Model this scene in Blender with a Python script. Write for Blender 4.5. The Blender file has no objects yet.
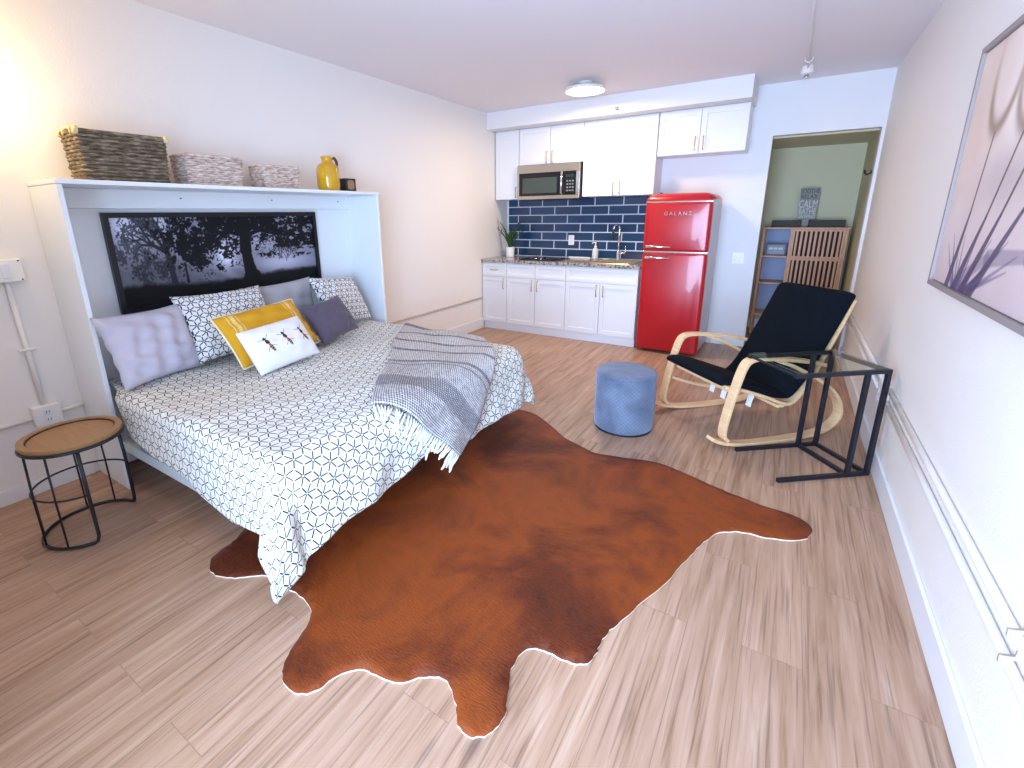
import bpy, bmesh, math, random
import numpy as np
from mathutils import Vector, Matrix
random.seed(7); np.random.seed(7)
PI = math.pi
scene = bpy.context.scene
COL = scene.collection

# ------------------------------------------------------------------ colour / material helpers
def lin(c):
    return tuple((x / 12.92 if x <= 0.04045 else ((x + 0.055) / 1.055) ** 2.4) for x in (v / 255.0 for v in c))

def new_mat(name):
    m = bpy.data.materials.new(name); m.use_nodes = True
    nt = m.node_tree
    return m, nt, nt.nodes['Principled BSDF']

def N(nt, kind, **kw):
    n = nt.nodes.new(kind)
    for k, v in kw.items():
        setattr(n, k, v)
    return n

def math_node(nt, op, a, b=None, c=None):
    n = nt.nodes.new('ShaderNodeMath'); n.operation = op
    for i, x in enumerate((a, b, c)):
        if x is None: continue
        if isinstance(x, (int, float)): n.inputs[i].default_value = x
        else: nt.links.new(x, n.inputs[i])
    return n.outputs[0]

def mixc(nt, fac, a, b):
    n = nt.nodes.new('ShaderNodeMix'); n.data_type = 'RGBA'
    for s, x in ((n.inputs[0], fac), (n.inputs[6], a), (n.inputs[7], b)):
        if isinstance(x, (int, float)): s.default_value = x
        elif isinstance(x, tuple): s.default_value = (*x[:3], 1)
        else: nt.links.new(x, s)
    return n.outputs[2]

def ramp(nt, fac, stops):
    r = nt.nodes.new('ShaderNodeValToRGB')
    e = r.color_ramp.elements
    while len(e) < len(stops): e.new(0.5)
    for el, (p, c) in zip(e, stops):
        el.position = p; el.color = (*c, 1) if len(c) == 3 else c
    nt.links.new(fac, r.inputs[0])
    return r.outputs[0]

def M(name, rgb, rough=0.5, metal=0.0, var=0.0, scale=8.0, bump=0.0, bscale=60.0, sheen=0.0, coat=0.0, stretch=(1, 1, 1), spec=None, emit=None, strength=0):
    m, nt, b = new_mat(name)
    col = lin(rgb)
    b.inputs['Roughness'].default_value = rough
    b.inputs['Metallic'].default_value = metal
    if spec is not None: b.inputs['Specular IOR Level'].default_value = spec
    if sheen: b.inputs['Sheen Weight'].default_value = sheen; b.inputs['Sheen Roughness'].default_value = 0.4
    if coat: b.inputs['Coat Weight'].default_value = coat; b.inputs['Coat Roughness'].default_value = 0.05
    tc = N(nt, 'ShaderNodeTexCoord'); mp = N(nt, 'ShaderNodeMapping')
    mp.inputs['Scale'].default_value = stretch
    nt.links.new(tc.outputs['Object'], mp.inputs[0])
    no = N(nt, 'ShaderNodeTexNoise'); no.inputs['Scale'].default_value = scale; no.inputs['Detail'].default_value = 4
    nt.links.new(mp.outputs[0], no.inputs[0])
    lo = tuple(max(0, c * (1 - var)) for c in col); hi = tuple(min(1, c * (1 + var)) for c in col)
    c = ramp(nt, no.outputs[0], [(0.3, lo), (0.7, hi)])
    nt.links.new(c, b.inputs['Base Color'])
    if bump:
        nb = N(nt, 'ShaderNodeTexNoise'); nb.inputs['Scale'].default_value = bscale; nb.inputs['Detail'].default_value = 3
        nt.links.new(mp.outputs[0], nb.inputs[0])
        bp = N(nt, 'ShaderNodeBump'); bp.inputs['Strength'].default_value = bump; bp.inputs['Distance'].default_value = 0.01
        nt.links.new(nb.outputs[0], bp.inputs['Height']); nt.links.new(bp.outputs[0], b.inputs['Normal'])
    if emit:
        b.inputs['Emission Color'].default_value = (*lin(emit), 1); b.inputs['Emission Strength'].default_value = strength
    return m

# ------------------------------------------------------------------ mesh builder
class MB:
    def __init__(s): s.v = []; s.f = []; s.uv = None
    def add(s, vs, fs):
        o = len(s.v); s.v += [tuple(x) for x in vs]; s.f += [tuple(i + o for i in f) for f in fs]; return s
    def box(s, x0, x1, y0, y1, z0, z1):
        return s.add([(x0, y0, z0), (x1, y0, z0), (x1, y1, z0), (x0, y1, z0), (x0, y0, z1), (x1, y0, z1), (x1, y1, z1), (x0, y1, z1)],
                     [(0, 3, 2, 1), (4, 5, 6, 7), (0, 1, 5, 4), (1, 2, 6, 5), (2, 3, 7, 6), (3, 0, 4, 7)])
    def bar(s, a, b, w, h, up=(0, 0, 1)):
        a, b = Vector(a), Vector(b); t = (b - a).normalized(); u = Vector(up)
        sd = t.cross(u).normalized(); u = sd.cross(t).normalized()
        vs = [p + sd * (i * w / 2) + u * (j * h / 2) for p in (a, b) for i, j in ((-1, -1), (1, -1), (1, 1), (-1, 1))]
        return s.add(vs, [(0, 3, 2, 1)[::-1], (4, 5, 6, 7)[::-1], (0, 1, 5, 4), (1, 2, 6, 5), (2, 3, 7, 6), (3, 0, 4, 7)])
    def loft(s, rings, closed_ring=True, closed=False, caps=True):
        n = len(rings[0]); o = len(s.v)
        for r in rings: s.v += [tuple(p) for p in r]
        k = len(rings)
        for i in range(k if closed else k - 1):
            j = (i + 1) % k
            for a in range(n if closed_ring else n - 1):
                b = (a + 1) % n
                s.f.append((o + i * n + a, o + i * n + b, o + j * n + b, o + j * n + a))
        if caps and not closed and closed_ring:
            s.f.append(tuple(o + a for a in range(n))[::-1]); s.f.append(tuple(o + (k - 1) * n + a for a in range(n)))
        return s
    def tube(s, pts, r, n=8, closed=False):
        pts = [Vector(p) for p in pts]; k = len(pts); rings = []; up = None
        for i, p in enumerate(pts):
            a = pts[(i - 1) % k] if (closed or i > 0) else p; b = pts[(i + 1) % k] if (closed or i < k - 1) else p
            t = (b - a).normalized()
            if up is None: up = Vector((0, 0, 1)) if abs(t.z) < 0.9 else Vector((1, 0, 0))
            sd = t.cross(up)
            if sd.length < 1e-5: sd = t.orthogonal()
            sd.normalize(); up = sd.cross(t).normalized()
            rr = r[i] if isinstance(r, (list, tuple)) else r
            rings.append([p + (sd * math.cos(q) + up * math.sin(q)) * rr for q in (2 * PI * a_ / n for a_ in range(n))])
        return s.loft(rings, True, closed)
    def ribbon(s, pts, side, w, th):
        """rectangle w (along side) x th swept along pts"""
        pts = [Vector(p) for p in pts]; side = Vector(side).normalized(); k = len(pts); rings = []
        for i, p in enumerate(pts):
            t = (pts[min(i + 1, k - 1)] - pts[max(i - 1, 0)]).normalized()
            nn = side.cross(t).normalized()
            ww = w[i] if isinstance(w, (list, tuple)) else w
            rings.append([p + side * (a * ww / 2) + nn * (b * th / 2) for a, b in ((-1, -1), (1, -1), (1, 1), (-1, 1))])
        return s.loft(rings)
    def lathe(s, prof, c, n=32, caps=True):
        rings = [[(c[0] + r * math.cos(2 * PI * a / n), c[1] + r * math.sin(2 * PI * a / n), c[2] + z) for a in range(n)] for r, z in prof]
        return s.loft(rings, True, False, caps)
    def grid(s, fn, nu, nv, uvfn=None):
        o = len(s.v)
        for i in range(nu + 1):
            for j in range(nv + 1): s.v.append(tuple(fn(i / nu, j / nv)))
        for i in range(nu):
            for j in range(nv):
                a = o + i * (nv + 1) + j; s.f.append((a, a + nv + 1, a + nv + 2, a + 1))
        if uvfn:
            s.uv = s.uv or []
            s.uv += [uvfn(i / nu, j / nv) for i in range(nu + 1) for j in range(nv + 1)]
        return s
    def build(s, name, mat, parent=None, smooth=False, bevel=0.0, seg=2, cols=None, subsurf=0, angle=None, fix=True):
        me = bpy.data.meshes.new(name)
        inv = WM.get(parent.name).inverted() if parent is not None else None
        vs = [tuple(inv @ Vector(v)) for v in s.v] if inv is not None else s.v
        me.from_pydata(vs, [], s.f)
        if s.uv:
            ul = me.uv_layers.new(name='UVMap')
            li = np.empty(len(me.loops), dtype=np.int32); me.loops.foreach_get('vertex_index', li)
            ul.data.foreach_set('uv', np.array(s.uv, dtype=np.float32)[li].ravel())
        if cols is not None:
            ca = me.color_attributes.new('Col', 'FLOAT_COLOR', 'POINT')
            ca.data.foreach_set('color', np.asarray(cols, dtype=np.float32).ravel())
        if fix:
            bm = bmesh.new(); bm.from_mesh(me); bmesh.ops.recalc_face_normals(bm, faces=bm.faces); bm.to_mesh(me); bm.free()
        if smooth: me.polygons.foreach_set('use_smooth', [True] * len(me.polygons))
        me.materials.append(mat); me.update()
        o = bpy.data.objects.new(name, me); COL.objects.link(o)
        if parent is not None:
            o.parent = parent; WM[o.name] = WM[parent.name]
        else: WM[o.name] = Matrix.Identity(4)
        if bevel:
            b = o.modifiers.new('bevel', 'BEVEL'); b.width = bevel; b.segments = seg; b.limit_method = 'ANGLE'; b.angle_limit = math.radians(40)
            if smooth is False: me.polygons.foreach_set('use_smooth', [True] * len(me.polygons)); 
            w = o.modifiers.new('wn', 'WEIGHTED_NORMAL'); w.keep_sharp = True
        if subsurf:
            q = o.modifiers.new('sub', 'SUBSURF'); q.levels = q.render_levels = subsurf
        if angle:
            me.set_sharp_from_angle(angle=math.radians(angle))
        return o
WM = {}

def root(name, loc, label, cat, group=None, rotz=0):
    o = bpy.data.objects.new(name, None); COL.objects.link(o); o.empty_display_size = 0.05
    o.location = loc; o.rotation_euler = (0, 0, rotz)
    WM[o.name] = Matrix.Translation(loc) @ Matrix.Rotation(rotz, 4, 'Z')
    o['label'] = label; o['category'] = cat
    if group: o['group'] = group
    return o
def tag(o, label, cat, group=None):
    o['label'] = label; o['category'] = cat
    if group: o['group'] = group
    return o
def struct(o): o['kind'] = 'structure'; return o

def text_part(body, size, extrude, mat, parent, mtx, name='lettering', spacing=1.0):
    cu = bpy.data.curves.new('txt', 'FONT'); cu.body = body; cu.size = size; cu.extrude = extrude; cu.align_x = 'CENTER'; cu.align_y = 'CENTER'
    cu.space_character = spacing; cu.resolution_u = 3
    t = bpy.data.objects.new('txt', cu); COL.objects.link(t)
    dg = bpy.context.evaluated_depsgraph_get()
    me = bpy.data.meshes.new_from_object(t.evaluated_get(dg))
    bpy.data.objects.remove(t); bpy.data.curves.remove(cu)
    me.transform(WM[parent.name].inverted() @ mtx); me.name = name
    me.materials.clear(); me.materials.append(mat)
    o = bpy.data.objects.new(name, me); COL.objects.link(o); o.parent = parent; WM[o.name] = WM[parent.name]
    return o

def smooth_path(pts, n=8, closed=False):
    P = [Vector(p) for p in pts]; k = len(P); out = []
    for i in range(k if closed else k - 1):
        if closed: a, b, c, d = P[(i - 1) % k], P[i], P[(i + 1) % k], P[(i + 2) % k]
        else: a, b, c, d = P[max(i - 1, 0)], P[i], P[i + 1], P[min(i + 2, k - 1)]
        for j in range(n):
            t = j / n
            out.append(0.5 * ((2 * b) + (c - a) * t + (2 * a - 5 * b + 4 * c - d) * t * t + (3 * b - a - 3 * c + d) * t ** 3))
    if not closed: out.append(P[-1])
    return out

def fbm(x, y, oct=4, seed=0):
    """value noise on numpy arrays"""
    tot = np.zeros_like(x); amp = 1.0; nrm = 0
    for o in range(oct):
        f = 2 ** o; X = x * f + seed * 17.3; Y = y * f + seed * 7.7
        xi = np.floor(X).astype(int); yi = np.floor(Y).astype(int); fx = X - xi; fy = Y - yi
        fx = fx * fx * (3 - 2 * fx); fy = fy * fy * (3 - 2 * fy)
        h = lambda a, b: np.modf(np.abs(np.sin(a * 127.1 + b * 311.7 + seed * 74.7 + o * 13.1) * 43758.5453))[0]
        v = (h(xi, yi) * (1 - fx) + h(xi + 1, yi) * fx) * (1 - fy) + (h(xi, yi + 1) * (1 - fx) + h(xi + 1, yi + 1) * fx) * fy
        tot += v * amp; nrm += amp; amp *= 0.5
    return tot / nrm

def lin_arr(c):
    c = np.clip(c, 0, 255) / 255.0
    return np.where(c <= 0.04045, c / 12.92, ((c + 0.055) / 1.055) ** 2.4)

# ------------------------------------------------------------------ room constants
XR, YB, YF, HC = 3.967, 0.66, -5.85, 2.697

# ------------------------------------------------------------------ materials
WALL = M('wall_paint', (238, 232, 226), 0.6, bump=0.12, bscale=110)
WALLK = M('kitchen_wall_paint', (228, 226, 226), 0.6, bump=0.08, bscale=110)
ALC = M('alcove_paint', (206, 199, 164), 0.65, bump=0.08, bscale=90)
CEIL = M('ceiling_paint', (236, 230, 232), 0.7, bump=0.1, bscale=120)
TRIM = M('trim_paint', (232, 232, 234), 0.35)
WHITE = M('cabinet_white', (229, 229, 231), 0.35)
MELA = M('bed_cabinet_white', (233, 236, 238), 0.35)
PLAST = M('white_plastic', (236, 234, 230), 0.35)
GOLD = M('brass_pull', (205, 170, 110), 0.3, 1.0)
CHROME = M('chrome', (225, 225, 228), 0.12, 1.0)
STEEL = M('stainless_steel', (190, 180, 165), 0.32, 1.0, var=0.06, scale=40, stretch=(0.2, 1, 6))
RED = M('red_enamel', (178, 5, 22), 0.3, coat=0.25)
FRSIDE = M('pale_grey_enamel', (196, 190, 200), 0.35)
BLACK = M('black_metal', (18, 22, 32), 0.4)
BLACKW = M('black_frame', (14, 15, 20), 0.4)
DARKGLASS = M('dark_glass', (8, 10, 12), 0.08)
BIRCH = M('birch_veneer', (226, 186, 140), 0.4, var=0.1, scale=14, stretch=(1, 1, 5))
BAMBOO = M('bamboo', (206, 150, 108), 0.45, var=0.15, scale=18, stretch=(5, 5, 0.6))
NAVYF = M('black_cotton', (7, 15, 23), 0.9, bump=0.3, bscale=160, spec=0.12)
GREYP = M('lavender_grey_cotton', (190, 184, 196), 0.8, bump=0.15, bscale=30, sheen=0.2)
GREYP2 = M('grey_cotton', (172, 170, 174), 0.8, bump=0.15, bscale=40, sheen=0.2)
CHAR = M('charcoal_cotton', (86, 76, 92), 0.85, bump=0.25, bscale=180, sheen=0.2)
PIPING = M('cream_piping', (240, 226, 190), 0.8)
FRINGE = M('cream_yarn', (232, 230, 224), 0.9)
PIPEM = M('painted_conduit', (236, 232, 228), 0.4)
TILEGREY = M('brown_screw', (90, 75, 60), 0.4, 0.5)
LAMPW = M('lamp_housing', (225, 222, 218), 0.4)

def attr_mat(name, rough=0.6, spec=0.3):
    m, nt, b = new_mat(name)
    a = N(nt, 'ShaderNodeAttribute'); a.attribute_name = 'Col'
    nt.links.new(a.outputs['Color'], b.inputs['Base Color'])
    b.inputs['Roughness'].default_value = rough; b.inputs['Specular IOR Level'].default_value = spec
    return m
PRINT = attr_mat('printed_canvas', 0.6, 0.25)
BEEM = attr_mat('printed_cotton', 0.85, 0.1)

def floor_mat():
    m, nt, b = new_mat('vinyl_plank')
    tc = N(nt, 'ShaderNodeTexCoord'); mp = N(nt, 'ShaderNodeMapping')
    mp.inputs['Rotation'].default_value = (0, 0, PI / 2)
    nt.links.new(tc.outputs['Object'], mp.inputs[0])
    br = N(nt, 'ShaderNodeTexBrick'); br.offset = 0.37; br.offset_frequency = 2
    br.inputs['Scale'].default_value = 1; br.inputs['Brick Width'].default_value = 1.22; br.inputs['Row Height'].default_value = 0.18
    br.inputs['Mortar Size'].default_value = 0.0015; br.inputs['Mortar Smooth'].default_value = 0.3
    br.inputs['Color1'].default_value = (0, 0, 0, 1); br.inputs['Color2'].default_value = (1, 1, 1, 1); br.inputs['Mortar'].default_value = (0.4, 0.4, 0.4, 1)
    nt.links.new(mp.outputs[0], br.inputs[0])
    # per-plank shift of the grain
    sep = N(nt, 'ShaderNodeSeparateXYZ'); nt.links.new(tc.outputs['Object'], sep.inputs[0])
    sh = math_node(nt, 'MULTIPLY', br.outputs['Color'], 7.0)
    cx = math_node(nt, 'MULTIPLY', sep.outputs[0], 1.0)
    cy = math_node(nt, 'ADD', math_node(nt, 'MULTIPLY', sep.outputs[1], 0.055), sh)
    cmb = N(nt, 'ShaderNodeCombineXYZ'); nt.links.new(cx, cmb.inputs[0]); nt.links.new(cy, cmb.inputs[1]); nt.links.new(sh, cmb.inputs[2])
    n1 = N(nt, 'ShaderNodeTexNoise'); n1.inputs['Scale'].default_value = 26; n1.inputs['Detail'].default_value = 6; n1.inputs['Roughness'].default_value = 0.62; n1.inputs['Distortion'].default_value = 0.6
    nt.links.new(cmb.outputs[0], n1.inputs[0])
    c1 = ramp(nt, n1.outputs[0], [(0.22, lin((118, 86, 67))), (0.42, lin((169, 136, 113))), (0.6, lin((186, 154, 132))), (0.8, lin((204, 176, 156)))])
    # fine dark grain lines
    n2 = N(nt, 'ShaderNodeTexNoise'); n2.inputs['Scale'].default_value = 85; n2.inputs['Detail'].default_value = 4
    cmb2 = N(nt, 'ShaderNodeCombineXYZ'); nt.links.new(cx, cmb2.inputs[0]); nt.links.new(math_node(nt, 'MULTIPLY', cy, 0.4), cmb2.inputs[1])
    nt.links.new(cmb2.outputs[0], n2.inputs[0])
    g = ramp(nt, n2.outputs[0], [(0.34, (1, 1, 1)), (0.46, (0, 0, 0))])
    c2 = mixc(nt, math_node(nt, 'MULTIPLY', g, 0.5), c1, lin((96, 74, 62)))
    # tone per plank
    tone = math_node(nt, 'MULTIPLY_ADD', br.outputs['Color'], 0.09, 0.94)
    hsv = N(nt, 'ShaderNodeHueSaturation'); nt.links.new(c2, hsv.inputs['Color']); nt.links.new(tone, hsv.inputs['Value']); hsv.inputs['Saturation'].default_value = 1.1
    c3 = mixc(nt, math_node(nt, 'MULTIPLY', br.outputs['Fac'], 0.28), hsv.outputs[0], lin((70, 55, 46)))
    # knots
    vo = N(nt, 'ShaderNodeTexVoronoi'); vo.inputs['Scale'].default_value = 1.0
    cmb3 = N(nt, 'ShaderNodeCombineXYZ'); nt.links.new(math_node(nt, 'MULTIPLY', sep.outputs[0], 3.2), cmb3.inputs[0]); nt.links.new(math_node(nt, 'MULTIPLY', sep.outputs[1], 1.3), cmb3.inputs[1])
    nt.links.new(cmb3.outputs[0], vo.inputs[0])
    kn = ramp(nt, vo.outputs['Distance'], [(0.02, (1, 1, 1)), (0.09, (0, 0, 0))])
    c4 = mixc(nt, math_node(nt, 'MULTIPLY', kn, 0.45), c3, lin((96, 78, 74)))
    nt.links.new(c4, b.inputs['Base Color'])
    b.inputs['Roughness'].default_value = 0.42
    bp = N(nt, 'ShaderNodeBump'); bp.inputs['Strength'].default_value = 0.12; bp.inputs['Distance'].default_value = 0.004
    nt.links.new(n1.outputs[0], bp.inputs['Height']); nt.links.new(bp.outputs[0], b.inputs['Normal'])
    return m
FLOOR = floor_mat()

def tile_mat():
    m, nt, b = new_mat('navy_subway_tile')
    tc = N(nt, 'ShaderNodeTexCoord'); sep = N(nt, 'ShaderNodeSeparateXYZ'); nt.links.new(tc.outputs['Object'], sep.inputs[0])
    cmb = N(nt, 'ShaderNodeCombineXYZ'); nt.links.new(sep.outputs[0], cmb.inputs[0])
    nt.links.new(math_node(nt, 'SUBTRACT', sep.outputs[2], 0.925), cmb.inputs[1])
    br = N(nt, 'ShaderNodeTexBrick'); br.offset = 0.5
    br.inputs['Scale'].default_value = 1; br.inputs['Brick Width'].default_value = 0.36; br.inputs['Row Height'].default_value = 0.108
    br.inputs['Mortar Size'].default_value = 0.0065; br.inputs['Mortar Smooth'].default_value = 0.1
    br.inputs['Color1'].default_value = (*lin((22, 52, 84)), 1); br.inputs['Color2'].default_value = (*lin((30, 66, 100)), 1); br.inputs['Mortar'].default_value = (*lin((196, 200, 208)), 1)
    nt.links.new(cmb.outputs[0], br.inputs[0]); nt.links.new(br.outputs['Color'], b.inputs['Base Color'])
    r = math_node(nt, 'MULTIPLY_ADD', br.outputs['Fac'], 0.5, 0.18); nt.links.new(r, b.inputs['Roughness'])
    bp = N(nt, 'ShaderNodeBump'); bp.inputs['Strength'].default_value = 0.4; bp.inputs['Distance'].default_value = 0.004; bp.invert = True
    nt.links.new(br.outputs['Fac'], bp.inputs['Height']); nt.links.new(bp.outputs[0], b.inputs['Normal'])
    return m
TILE = tile_mat()

def granite_mat():
    m, nt, b = new_mat('speckled_granite')
    tc = N(nt, 'ShaderNodeTexCoord')
    n1 = N(nt, 'ShaderNodeTexNoise'); n1.inputs['Scale'].default_value = 45; n1.inputs['Detail'].default_value = 5
    nt.links.new(tc.outputs['Object'], n1.inputs[0])
    c = ramp(nt, n1.outputs[0], [(0.32, lin((52, 46, 46))), (0.45, lin((130, 118, 112))), (0.58, lin((190, 180, 174))), (0.7, lin((90, 80, 78)))])
    nt.links.new(c, b.inputs['Base Color']); b.inputs['Roughness'].default_value = 0.15
    return m
GRANITE = granite_mat()

def hex_mat(name, base, ink, a=0.075, w=0.0042, r0=0.16, r1=0.86, rough=0.85):
    """off-white cotton printed with dashes that meet in six-rayed stars (tumbling-block lattice)"""
    m, nt, b = new_mat(name)
    uv = N(nt, 'ShaderNodeUVMap'); sep = N(nt, 'ShaderNodeSeparateXYZ'); nt.links.new(uv.outputs[0], sep.inputs[0])
    X, Y = sep.outputs[0], sep.outputs[1]
    sx, sy = a, a * math.sqrt(3)
    def cell(ox, oy):
        px = math_node(nt, 'SUBTRACT', math_node(nt, 'FLOORED_MODULO', math_node(nt, 'ADD', X, ox), sx), sx / 2)
        py = math_node(nt, 'SUBTRACT', math_node(nt, 'FLOORED_MODULO', math_node(nt, 'ADD', Y, oy), sy), sy / 2)
        d = math_node(nt, 'ADD', math_node(nt, 'MULTIPLY', px, px), math_node(nt, 'MULTIPLY', py, py))
        return px, py, d
    x1, y1, d1 = cell(0, 0); x2, y2, d2 = cell(sx / 2, sy / 2)
    pick = math_node(nt, 'LESS_THAN', d2, d1)
    lerp = lambda p, q: math_node(nt, 'MULTIPLY_ADD', math_node(nt, 'SUBTRACT', q, p), pick, p)
    px, py, d = lerp(x1, x2), lerp(y1, y2), lerp(d1, d2)
    r = math_node(nt, 'SQRT', d)
    th = math_node(nt, 'ARCTAN2', py, px)
    # spokes towards the hexagon corners at 30 + 60k degrees
    f = math_node(nt, 'SUBTRACT', math_node(nt, 'FLOORED_MODULO', th, PI / 3), PI / 6)
    along = math_node(nt, 'MULTIPLY', r, math_node(nt, 'COSINE', f)); perp = math_node(nt, 'ABSOLUTE', math_node(nt, 'MULTIPLY', r, math_node(nt, 'SINE', f)))
    Ls = a / math.sqrt(3)
    k = math_node(nt, 'MULTIPLY', math_node(nt, 'LESS_THAN', perp, w / 2), math_node(nt, 'MULTIPLY', math_node(nt, 'GREATER_THAN', along, r0 * Ls), math_node(nt, 'LESS_THAN', along, r1 * Ls)))
    c = mixc(nt, k, lin(base), lin(ink))
    nt.links.new(c, b.inputs['Base Color']); b.inputs['Roughness'].default_value = rough
    b.inputs['Sheen Weight'].default_value = 0.15
    tc = N(nt, 'ShaderNodeTexCoord'); nb = N(nt, 'ShaderNodeTexNoise'); nb.inputs['Scale'].default_value = 28; nb.inputs['Detail'].default_value = 3
    nt.links.new(tc.outputs['Object'], nb.inputs[0])
    bp = N(nt, 'ShaderNodeBump'); bp.inputs['Strength'].default_value = 0.25; bp.inputs['Distance'].default_value = 0.012
    nt.links.new(nb.outputs[0], bp.inputs['Height']); nt.links.new(bp.outputs[0], b.inputs['Normal'])
    return m
DUVET = hex_mat('printed_duvet_cotton', (221, 218, 208), (22, 25, 33), w=0.0056, r0=0.10, r1=0.90)
SHAM = hex_mat('printed_sham_cotton', (226, 224, 221), (34, 37, 48), a=0.06, w=0.006, r0=0.1, r1=0.9)

def throw_mat():
    m, nt, b = new_mat('striped_woven_throw')
    uv = N(nt, 'ShaderNodeUVMap'); sep = N(nt, 'ShaderNodeSeparateXYZ'); nt.links.new(uv.outputs[0], sep.inputs[0])
    U, V = sep.outputs[0], sep.outputs[1]          # metres: U along the fringe edge, V away from it
    # broad bands from V
    band = ramp(nt, math_node(nt, 'DIVIDE', V, 1.7), [
        (0.0, (0.50,) * 3), (0.115, (0.50,) * 3), (0.125, (0.80,) * 3), (0.20, (0.80,) * 3), (0.215, (0.46,) * 3), (0.34, (0.46,) * 3),
        (0.345, (0.92,) * 3), (0.355, (0.46,) * 3), (0.375, (0.46,) * 3), (0.38, (0.92,) * 3), (0.395, (0.92,) * 3), (0.40, (0.36,) * 3), (0.53, (0.36,) * 3),
        (0.535, (0.95,) * 3), (0.55, (0.95,) * 3), (0.555, (0.34,) * 3), (0.66, (0.34,) * 3), (0.665, (0.95,) * 3), (0.68, (0.95,) * 3), (0.685, (0.34,) * 3), (0.79, (0.34,) * 3), (0.795, (0.95,) * 3), (0.81, (0.95,) * 3), (0.815, (0.34,) * 3), (0.92, (0.34,) * 3), (0.925, (0.9,) * 3)])
    # weave: fine lines running along the throw, broken by cross threads
    wu = math_node(nt, 'SINE', math_node(nt, 'MULTIPLY', U, 2 * PI / 0.0115))
    wv = math_node(nt, 'SINE', math_node(nt, 'MULTIPLY', V, 2 * PI / 0.015))
    no = N(nt, 'ShaderNodeTexNoise'); no.inputs['Scale'].default_value = 34; nt.links.new(uv.outputs[0], no.inputs[0])
    w = math_node(nt, 'ADD', math_node(nt, 'MULTIPLY', math_node(nt, 'ADD', wu, wv), 0.22), math_node(nt, 'MULTIPLY', no.outputs[0], 0.5))
    k = math_node(nt, 'LESS_THAN', w, math_node(nt, 'SUBTRACT', math_node(nt, 'MULTIPLY', band, 0.75), 0.1))
    c = mixc(nt, k, lin((214, 210, 206)), lin((112, 108, 112)))
    nt.links.new(c, b.inputs['Base Color']); b.inputs['Roughness'].default_value = 0.95
    bp = N(nt, 'ShaderNodeBump'); bp.inputs['Strength'].default_value = 0.5; bp.inputs['Distance'].default_value = 0.006
    nt.links.new(w, bp.inputs['Height']); nt.links.new(bp.outputs[0], b.inputs['Normal'])
    return m
THROW = throw_mat()

def mustard_mat():
    m, nt, b = new_mat('mustard_cotton')
    uv = N(nt, 'ShaderNodeUVMap'); sep = N(nt, 'ShaderNodeSeparateXYZ'); nt.links.new(uv.outputs[0], sep.inputs[0])
    U = math_node(nt, 'ABSOLUTE', sep.outputs[0])
    k = None
    for lo, hi in ((0.175, 0.181), (0.195, 0.218), (0.232, 0.238)):
        q = math_node(nt, 'MULTIPLY', math_node(nt, 'GREATER_THAN', U, lo), math_node(nt, 'LESS_THAN', U, hi))
        k = q if k is None else math_node(nt, 'ADD', k, q)
    dash = math_node(nt, 'MULTIPLY_ADD', math_node(nt, 'GREATER_THAN', math_node(nt, 'SINE', math_node(nt, 'MULTIPLY', sep.outputs[1], 500)), -0.2), 0.4, 0.25)
    c = mixc(nt, math_node(nt, 'MULTIPLY', k, dash), lin((214, 156, 22)), lin((244, 226, 170)))
    nt.links.new(c, b.inputs['Base Color']); b.inputs['Roughness'].default_value = 0.85
    return m
MUSTARD = mustard_mat()

def hide_mat():
    m, nt, b = new_mat('rust_cowhide')
    tc = N(nt, 'ShaderNodeTexCoord')
    n1 = N(nt, 'ShaderNodeTexNoise'); n1.inputs['Scale'].default_value = 1.7; n1.inputs['Detail'].default_value = 7; n1.inputs['Roughness'].default_value = 0.62; n1.inputs['Distortion'].default_value = 0.5
    nt.links.new(tc.outputs['Object'], n1.inputs[0])
    c = ramp(nt, n1.outputs[0], [(0.28, lin((52, 16, 6))), (0.42, lin((86, 31, 9))), (0.56, lin((134, 60, 13))), (0.66, lin((112, 48, 14))), (0.78, lin((84, 33, 17)))])  # hide blotches, with shadow, lit and sheen tones painted into the brown
    mp = N(nt, 'ShaderNodeMapping'); mp.inputs['Scale'].default_value = (1, 3.5, 1); mp.inputs['Rotation'].default_value = (0, 0, 0.7)
    nt.links.new(tc.outputs['Object'], mp.inputs[0])
    n2 = N(nt, 'ShaderNodeTexNoise'); n2.inputs['Scale'].default_value = 60; n2.inputs['Detail'].default_value = 4; nt.links.new(mp.outputs[0], n2.inputs[0])
    f = ramp(nt, n2.outputs[0], [(0.3, (0.0,) * 3), (0.75, (0.3,) * 3)])
    c2 = mixc(nt, f, c, lin((142, 72, 36)))
    nt.links.new(c2, b.inputs['Base Color']); b.inputs['Roughness'].default_value = 0.6; b.inputs['Specular IOR Level'].default_value = 0.25
    b.inputs['Sheen Weight'].default_value = 0.12; b.inputs['Sheen Roughness'].default_value = 0.3; b.inputs['Sheen Tint'].default_value = (*lin((235, 190, 180)), 1)
    bp = N(nt, 'ShaderNodeBump'); bp.inputs['Strength'].default_value = 0.5; bp.inputs['Distance'].default_value = 0.006
    nt.links.new(n2.outputs[0], bp.inputs['Height']); nt.links.new(bp.outputs[0], b.inputs['Normal'])
    return m
HIDE = hide_mat()
HIDEEDGE = M('hide_edge', (226, 206, 186), 0.8)

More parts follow.
